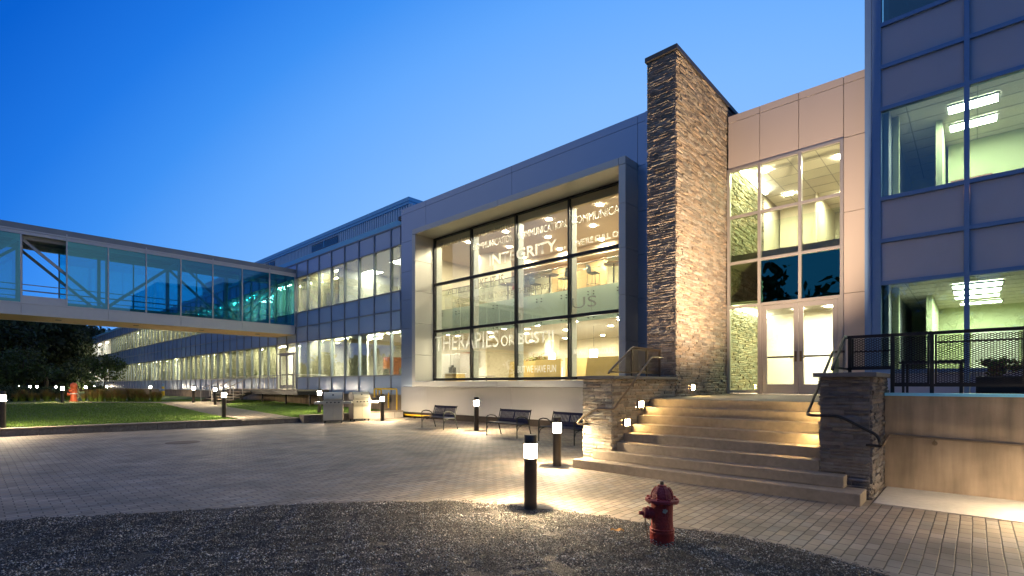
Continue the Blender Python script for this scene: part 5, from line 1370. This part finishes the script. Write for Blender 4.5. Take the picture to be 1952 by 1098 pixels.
mb = MB(); mb.lathe([(.022, .094), (.020, .138)], o_, 5, ax); mb.lathe([(.026, .092), (.026, .104)], o_, 14, ax); mb.build('cap_nut', M['hydrant_top'], hy)
mb = MB(); fd = (-FW * .8 + RT * .3).normalized(); pts_ = []
for k in range(19):
    z = .262 - .0105 * k; p = (o_[0] - RT.x * .085 - FW.x * .035 + RT.x * .004 * k * .4, o_[1] - RT.y * .085 - FW.y * .035 + RT.y * .004 * k * .4, z)
    d = RT if k % 2 else FW
    mb.bar((p[0] - d.x * .006, p[1] - d.y * .006, z + .008), (p[0] - d.x * .006, p[1] - d.y * .006, z - .008), .003); mb.bar((p[0] + d.x * .006, p[1] + d.y * .006, z + .008), (p[0] + d.x * .006, p[1] + d.y * .006, z - .008), .003)
    mb.bar((p[0] - d.x * .007, p[1] - d.y * .007, z + .008), (p[0] + d.x * .007, p[1] + d.y * .007, z + .008), .003); mb.bar((p[0] - d.x * .007, p[1] - d.y * .007, z - .008), (p[0] + d.x * .007, p[1] + d.y * .007, z - .008), .003)
    if False:
        z2 = .27 - .015 * k; p2 = (o_[0] - RT.x * .01 - FW.x * .06, o_[1] - RT.y * .01 - FW.y * .06); mb.bar((p2[0] - d.x * .005, p2[1] - d.y * .005, z2 + .009), (p2[0] + d.x * .005, p2[1] + d.y * .005, z2 - .009), .005)
mb.build('chain', M['rust'], hy); mb = MB()
for k in range(9):
    d = RT if k % 2 else FW; z2 = .27 - .015 * k; p2 = (o_[0] - RT.x * .01 - FW.x * .06, o_[1] - RT.y * .01 - FW.y * .06); mb.bar((p2[0] - d.x * .005, p2[1] - d.y * .005, z2 + .009), (p2[0] + d.x * .005, p2[1] + d.y * .005, z2 - .009), .005)
mb.build('chain', M['rust'], hy)
mb = MB(); S = [(-.022, .340), (-.010, .338), (.002, .330), (.012, .344), (.024, .352), (.026, .366), (.012, .372), (.004, .382), (-.008, .374), (-.024, .378), (-.020, .362), (-.028, .352)]
def on_barrel(u, z, rr): a = u / rr; v = -FW * math.cos(a) * rr + RT * math.sin(a) * rr; return (c[0] + v.x, c[1] + v.y, z)
mb.add([on_barrel(u, z, .1125) for u, z in S] + [on_barrel(u, z, .108) for u, z in S], [tuple(range(12))] + [(i, 12 + i, 12 + (i + 1) % 12, (i + 1) % 12) for i in range(12)])
mb.build('paint_chip', M['chip'], hy)
sp_ = thing('standpipe', 'orange red standpipe with a rounded head glowing beside the path bollard', 'standpipe', (-48.7, 5.25, .4))
mb = MB(); mb.lathe([(.26, 0), (.26, .06), (.20, .10), (.19, .52), (.22, .54), (.22, .62), (.20, .64), (.20, 1.05), (.22, 1.08), (.20, 1.28), (.10, 1.38)], (-48.7, 5.25, .4), 20); mb.build('body', M['orange'], sp_, smooth=True)
mb = MB(); mb.lathe([(.12, .1), (.12, .34), (.06, .38)], (-48.7, 5.25, 1.22), 14, Vector((.75, -.65, 0)).to_track_quat('Z', 'Y').to_matrix()); mb.lathe([(.10, .1), (.10, .36)], (-48.7, 5.25, .95), 14, Vector((-.2, -1, 0)).to_track_quat('Z', 'Y').to_matrix()); mb.build('outlet', M['orange'], sp_)
mb = MB(); mb.lathe([(.225, .545), (.225, .615)], (-48.7, 5.25, .4), 20); mb.build('band', M['white'], sp_)
vp = thing('valve', 'yellow valve post with a dark cross wheel by the wing foundation', 'valve', (-66.5, 14.7, .4))
mb = MB(); mb.lathe([(.16, 0), (.16, .5), (.12, .52), (.12, 1.05)], (-66.5, 14.7, .4), 14); mb.build('post', M['yellow'], vp)
mb = MB(); mb.tube([(-67.1, 14.6, 1.05), (-65.9, 14.6, 1.05)], .13, 10); mb.tube([(-66.5, 14.7, 1.4), (-66.5, 14.7, 1.75)], .12, 10); mb.build('wheel', M['blueframe'], vp)

# ================================================================== LOW LAWN WALLS
def low_wall(label, P, z, cap, w, m, seed, capm='kerb'):
    t = thing('low_wall', label, 'low wall', (P[0][0], P[0][1], 0), group='low stone walls of the lawn')
    rg = random.Random(seed); mb = MB()
    for a, b in zip(P, P[1:]):
        a, b = Vector(a), Vector(b); d = (b - a).normalized(); n = Vector((d.y, -d.x)); L = (b - a).length; u = 0
        while u < L - .02:
            l = min(rg.uniform(.45, .95), L - u)
            if L - u - l < .2: l = L - u
            p, q = a + d * (u + .004), a + d * (u + l - .004); o = n * rg.uniform(-.008, .01); u += l
            mb.prism([tuple(p + o), tuple(q + o), tuple(q - n * w), tuple(p - n * w)], -.02, z - cap - .002)
    mb.build('stone_course', m, t, bevel=.012)
    mb = MB()
    for a, b in zip(P, P[1:]):
        a, b = Vector(a), Vector(b); d = (b - a).normalized(); n = Vector((d.y, -d.x)); L = (b - a).length; u = 0
        while u < L - .02:
            l = min(rg.uniform(1.3, 1.9), L - u); p, q = a + d * (u + .003), a + d * (u + l - .003); u += l
            mb.prism([tuple(p + n * .03), tuple(q + n * .03), tuple(q - n * (w + .02)), tuple(p - n * (w + .02))], z - cap, z)
    mb.build('capstone', M['step'], t, bevel=.008)
low_wall('long low stone wall with a pale cap holding the front lawn', [(-25.6, -20), (-22.55, .68), (-21.55, 7.42)], .26, .05, .38, M['stone_kerb'], 3)
low_wall('low flush kerb across the gravel path between two lawn walls', [(-21.62, 7.44), (-21.62, 9.74)], .205, .04, .25, M['stone_kerb'], 4)
low_wall('low dark stone wall behind the barbecues', [(-21.18, 9.76), (-21.20, 12.3)], .33, .05, .42, M['stone_kerb'], 5)
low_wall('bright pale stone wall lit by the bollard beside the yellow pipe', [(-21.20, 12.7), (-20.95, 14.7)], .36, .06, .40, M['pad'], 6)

# ================================================================== METAL STEPS AT THE WING DOOR
ms = thing('metal_steps', 'grey metal landing and open tread steps with thin railings at the wing door', 'outdoor steps', (-36, 13.5, .4))
mb = MB(); mb.box(-42.4, -30.1, 13.5, 15.5, 1.24, 1.33); mb.build('landing', M['step'], ms)
mb = MB(); mb.box(-42.4, -30.1, 13.47, 13.498, 1.02, 1.30); mb.box(-30.13, -30.10, 13.5, 15.5, 1.02, 1.239)
for x in (-42.2, -39.8, -37.45): mb.bar((x, 13.5, 1.1), (x, 11.75, .42), .05, .22)
for x in (-42, -38, -34, -30.5): mb.box(x - .05, x + .05, 14.4, 14.5, .3, 1.238)
mb.build('stringer', M['railblack'], ms)
for k in range(4): mb = MB(); mb.box(-42.35, -37.3, 13.44 - .36 * (k + 1), 13.44 - .36 * k - .03, 1.10 - .175 * k, 1.155 - .175 * k); mb.build('tread', M['step'], ms)
mb = MB()
for x in (-42.3, -39.8, -37.35): mb.tube(arc([(x, 11.7, 1.30), (x, 13.5, 2.22), (x, 13.9, 2.24)], 3), .025, 6)
mb.tube([(-37.35, 13.52, 2.24), (-30.12, 13.52, 2.24)], .025, 6); mb.tube([(-30.12, 13.52, 2.24), (-30.12, 15.4, 2.24)], .025, 6); mb.tube([(-42.3, 15.4, 2.24), (-42.3, 13.5, 2.24)], .025, 6)
mb.build('rail', M['alu'], ms)
P = [(x, 13.52, 1.0, 2.24) for x in np.arange(-37.35, -30.0, .72)] + [(-30.12, y, 1.0, 2.24) for y in (14.2, 14.9)]
for x in (-42.3, -39.8, -37.35): P += [(x, 11.72, .42, 1.31), (x, 12.3, .6, 1.6), (x, 12.9, .9, 1.9)]
for x, y, a, b in P: mb = MB(); mb.tube([(x, y, a), (x, y, b)], .022, 6); mb.build('post', M['alu'], ms)

# ================================================================== PLANTS
def crown_mesh(c, rad, clumps, per, size, seed, low=-.9):
    g = np.random.default_rng(seed); V = []; C = []
    for k in range(clumps):
        d = g.normal(size=3); d /= np.linalg.norm(d); d[2] = max(d[2], low)
        p = np.array(c) + d * np.array(rad) * g.uniform(.35, 1.0); s = g.uniform(.14, .30) * max(rad)
        n = per; q = p + g.normal(size=(n, 3)) * s * np.array([.6, .6, .42])
        a = g.normal(size=(n, 3)); a /= np.linalg.norm(a, axis=1)[:, None]; b = np.cross(a, g.normal(size=(n, 3))); b /= np.linalg.norm(b, axis=1)[:, None]
        z = size * g.uniform(.6, 1.4, (n, 1))
        V.append(np.stack([q - a * z, q + b * z * .5, q + a * z, q - b * z * .5], 1))
        t = g.uniform(.6, 1.5) * g.uniform(.7, 1.3, n); C.append(np.stack([t * g.uniform(.8, 1.2), t, t * .8, np.ones(n)], -1))
    return np.concatenate(V).reshape(-1, 3), np.repeat(np.concatenate(C), 4, axis=0)
def quads(name, V, C, m, parent, loc):
    me = bpy.data.meshes.new(name); n = len(V) // 4; V = V - np.array(loc)
    me.vertices.add(4 * n); me.vertices.foreach_set('co', V.ravel()); me.loops.add(4 * n); me.loops.foreach_set('vertex_index', np.arange(4 * n))
    me.polygons.add(n); me.polygons.foreach_set('loop_start', np.arange(n) * 4); me.polygons.foreach_set('loop_total', np.full(n, 4)); me.update(); me.validate()
    at = me.color_attributes.new('tint', 'FLOAT_COLOR', 'CORNER'); at.data.foreach_set('color', C.ravel().astype(np.float32)); me.materials.append(m)
    o = bpy.data.objects.new(name, me); COL.objects.link(o); o.parent = parent; return o
def tree(name, label, x, y, z, H, rad, clumps, per, size, seed, m='leaf_far', group='dark trees beyond the lawn', trunk=.28, cz=.6):
    t = thing(name, label, 'tree' if H > 3 else 'shrub', (x, y, z), group=group); rg = random.Random(seed)
    mb = MB(); ct = (x, y, z + H * cz)
    mb.tube([(x, y, z - .05), (x + rg.uniform(-.1, .1), y, z + H * .22), (x + rg.uniform(-.2, .2), y + rg.uniform(-.2, .2), z + H * .45), (x, y, z + H * .8)], trunk, 8, r1=trunk * .25)
    for k in range(7):
        a = rg.uniform(0, 6.28); h = z + H * rg.uniform(.25, .55); L = rad[0] * rg.uniform(.5, .85)
        mb.tube([(x, y, h), (x + math.cos(a) * L * .5, y + math.sin(a) * L * .5, h + H * .1), (x + math.cos(a) * L, y + math.sin(a) * L, h + H * .24)], trunk * .38, 6, r1=trunk * .06)
    mb.build('trunk', M['bark'], t)
    V, C = crown_mesh(ct, rad, clumps, per, size, seed); quads('crown', V, C, M[m], t, (x, y, z))
for i, (x, y, H, rx, lab) in enumerate(((-103, 2.0, 12.5, 6.5, 'big dark tree under the bridge at the very edge of the picture'), (-110, 8.5, 13.0, 6.0, 'big dark tree between the edge tree and the one near the wing'),
                                        (-124, 12.5, 14.5, 5.5, 'dark tree reaching over the far end of the wing roof'), (-98, -6, 12, 6.5, 'dark tree outside the picture beyond the bridge'), (-165, 22, 15, 7, 'distant dark tree peeping over the end of the wing'), (-135, 6, 13, 7, 'dark distant tree filling the gap behind the big trees'))):
    tree('tree', lab, x, y, .4, H, (rx, rx, H * .42), 110, 95, .34, 40 + i, trunk=.3)
for i, (x, y, H, rx, lab) in enumerate(((-67, 3.6, 5.0, 2.5, 'small round leafed tree behind the hedge, fully in view below the bridge'), (-75, 10.8, 5.2, 2.3, 'small dark tree hiding the far end of the wing windows'), (-64, 7.2, 3.6, 1.8, 'bushy small tree between the other two small trees'), (-66, .9, 4.2, 2.2, 'small dark tree cut by the picture edge'))):
    tree('small_tree', lab, x, y, .4, H, (rx, rx, H * .36), 50, 60, .13, 60 + i, 'leaf', 'small trees behind the grass bed', .09, .58)
for i, (x, y, H, rx, lab) in enumerate(((-52.5, 1.6, 1.0, 1.5, 'low clipped shrub behind the path, cut by the picture edge'), (-53.5, 3.0, 1.1, 1.4, 'low dark shrub behind the path, second from the picture edge'), (-52.6, 4.2, 1.0, 1.3, 'low dark shrub close to the path bollard'), (-57, 2.6, 1.2, 1.6, 'yellowish low shrub lit by the paired far bollards'), (-70, 9.4, 1.5, 1.5, 'round dark shrub between two far bollards'))):
    tree('shrub', lab, x, y, .4, H, (rx, rx, H * .5), 26, 70, .075, 80 + i, 'leaf', 'low shrubs behind the path', .03, .5)
def clump(seed):
    g = np.random.default_rng(seed); n = 420; mbv = []; C = []
    a = g.uniform(0, 6.28, n); r0 = g.uniform(0, .16, n); h = g.uniform(.45, 1.0, n); lean = g.uniform(.05, .5, n); w = .012
    x0, y0 = np.cos(a) * r0, np.sin(a) * r0; x1, y1 = np.cos(a) * (r0 + lean * .35), np.sin(a) * (r0 + lean * .35); x2, y2 = np.cos(a) * (r0 + lean), np.sin(a) * (r0 + lean)
    px, py = -np.sin(a) * w, np.cos(a) * w
    V = np.stack([np.stack([x0 - px, y0 - py, 0 * h], -1), np.stack([x0 + px, y0 + py, 0 * h], -1), np.stack([x1 + px, y1 + py, h * .6], -1), np.stack([x1 - px, y1 - py, h * .6], -1),
                  np.stack([x1 - px, y1 - py, h * .6], -1), np.stack([x1 + px, y1 + py, h * .6], -1), np.stack([x2 + px * .4, y2 + py * .4, h], -1), np.stack([x2 - px * .4, y2 - py * .4, h], -1)], 1).reshape(-1, 3)
    lo = np.stack([g.uniform(.8, 1.2, n), g.uniform(.9, 1.3, n), g.uniform(.6, 1, n), np.ones(n)], -1); hi = np.stack([g.uniform(.9, 1.7, n), g.uniform(.45, .9, n), g.uniform(.7, 1.3, n), np.ones(n)], -1)
    C = np.repeat(np.stack([lo, hi], 1).reshape(-1, 4), 4, axis=0)
    return V, C
# far wood
V, C = [], []
for k in range(46):
    gg = np.random.default_rng(900 + k); a = -2.05 + .019 * k * 2.2; d_ = gg.uniform(150, 235)
    v_, c_ = crown_mesh((math.sin(a) * d_, math.cos(a) * d_, gg.uniform(4.5, 6.5)), (9, 9, gg.uniform(6, 8)), 26, 40, 1.0, 900 + k, -.5); V.append(v_); C.append(c_)
for k in range(60):
    gg = np.random.default_rng(1900 + k); x_ = -150 + 5.2 * k; hh = gg.uniform(8.5, 13)
    v_, c_ = crown_mesh((x_, gg.uniform(-95, -62), hh), (7, 7, hh), 26, 40, .9, 1900 + k, -.6); V.append(v_); C.append(c_)
o = quads('far_wood', np.concatenate(V), np.concatenate(C), M['leaf_far'], None, (0, 0, 0)); tag(o, 'dark distant wood closing the view all around the site', 'wood', None, 'stuff')
protos = []
for s in (1, 2, 3):
    V, C = clump(s); o = quads('ornamental_grass', V, C, M['ornamental'], None, (0, 0, 0)); protos.append(o); tag(o, 'clump of tall red tipped ornamental grass in the bed beside the red standpipe', 'ornamental grass', 'red tipped ornamental grass clumps')
g = random.Random(4)
for k in range(26):
    f = (k % 13) / 12; row = k // 13
    x = -48.2 + 4.0 * f - row * .9 + g.uniform(-.15, .15); y = 5.9 + 3.3 * f + row * .65 + g.uniform(-.15, .15)
    o = protos[k] if k < 3 else dup(protos[k % 3]); o.location = (x, y, .40); o.rotation_euler = (0, 0, g.uniform(0, 6)); s = g.uniform(.55, 1.0); o.scale = (s, s, s)
for k in range(8):
    o = dup(protos[k % 3], (-51.5 - .5 * (k % 2), 2.3 + .42 * k, .4), g.uniform(0, 6)); o['label'] = 'clump of dark ornamental grass on the shrub side of the path bollard'; o['group'] = 'dark ornamental grass before the shrubs'
# dry leaf on the gravel
mb = MB(); c0 = Vector((-2.93, 4.90, .026)); n = 9
for k in range(n):
    u = -.075 + .15 * k / (n - 1); w = .033 * math.sqrt(max(0, 1 - (u / .078) ** 2)) + .002; z = .010 * math.sin(k * 1.3) + .012
    for s, dz in ((-1, .008), (0, -.004), (1, .012)): p = c0 + RT * u + FW * (s * w); mb.v.append((p.x, p.y, p.z + z + dz - .012))
for k in range(n - 1):
    for j in range(2): a = 3 * k + j; mb.face([a, a + 1, a + 4, a + 3])
mb2 = mb.v[:]; o = len(mb.v); mb.v.extend([(x, y, z - .002) for x, y, z in mb2])
for k in range(n - 1):
    for j in range(2): a = o + 3 * k + j; mb.face([a + 3, a + 4, a + 1, a])
tag(mb.build('dry_leaf', M['deadleaf'], smooth=True), 'curled tan dry leaf lying on the gravel near the hydrant', 'leaf')
V, C = crown_mesh((-15.65, 19.0, 2.75), (1.2, .14, .32), 60, 30, .045, 15); C[:, :3] *= np.repeat(np.random.default_rng(8).uniform(1, 5, (len(C) // 4, 3)) * np.array([1.6, .8, .7]), 4, axis=0)
pl = [o for o in bpy.data.objects if o.get('label', '').startswith('long planter')][0]; quads('plant', V, C, M['leaf'], pl, tuple(pl.location))
# manhole on the pavers
mb = MB(); mb.lathe([(.42, -.01), (.42, .006), (.40, .007)], (-16.6, 4.15, 0), 32); tag(mb.build('manhole_cover', M['rust']), 'brown round manhole cover set flush in the pavers before the lawn wall', 'manhole cover')
# terrace furniture behind the mesh
t = thing('planter', 'dark planter box with yellow and red flowers behind the black mesh', 'planter', (.3, 12.4, 1.375))
mb = MB(); mb.box(.0, .75, 12.2, 12.6, 1.375, 1.80); mb.build('box', M['blackplastic'], t, bevel=.02)
V, C = crown_mesh((.36, 12.4, 1.95), (.36, .2, .22), 22, 40, .035, 5); C[:, :3] *= np.repeat(np.random.default_rng(3).uniform(.5, 3, (len(C) // 4, 3)), 4, axis=0); quads('plant', V, C, M['leaf'], t, (.3, 12.4, 1.375))
t = thing('patio_table', 'dark square patio table on the terrace behind the black mesh', 'patio table', (-.6, 12.6, 1.375))
mb = MB(); mb.box(-1.1, -.15, 12.2, 13.1, 2.06, 2.10); mb.build('tabletop', M['blackplastic'], t)
for x in (-1.05, -.22):
    for y in (12.25, 13.03): mb = MB(); mb.box(x, x + .04, y, y + .04, 1.375, 2.06); mb.build('leg', M['blackplastic'], t)
# assumed car park street lamps far beyond the trees (seen only mirrored in the wing)
def assumed_street_lamp():
    t = thing('assumed_street_lamp', 'assumed tall car park street lamp with an orange glow beyond the trees', 'street lamp', group='assumed orange street lamps of the car park')
    mb = MB(); mb.tube([(0, 0, 0), (0, 0, 8.3)], .09, 8, r1=.06); mb.build('pole', M['bronze'], t, local=True)
    mb = MB(); mb.box(-.1, .9, -.12, .12, 8.3, 8.45); mb.build('head', M['bronze'], t, local=True)
    mb = MB(); mb.box(.3, .85, -.1, .1, 8.22, 8.295); mb.build('lamp_lens', M['L_street'], t, local=True)
    return t
q = assumed_street_lamp()
for i, (x, y) in enumerate(((-150, -8), (-165, -6), (-180, -10), (-172, -20), (-196, -14), (-150, -22), (-205, -24))):
    (q if i == 0 else dup(q)).location = (x, y, 0)
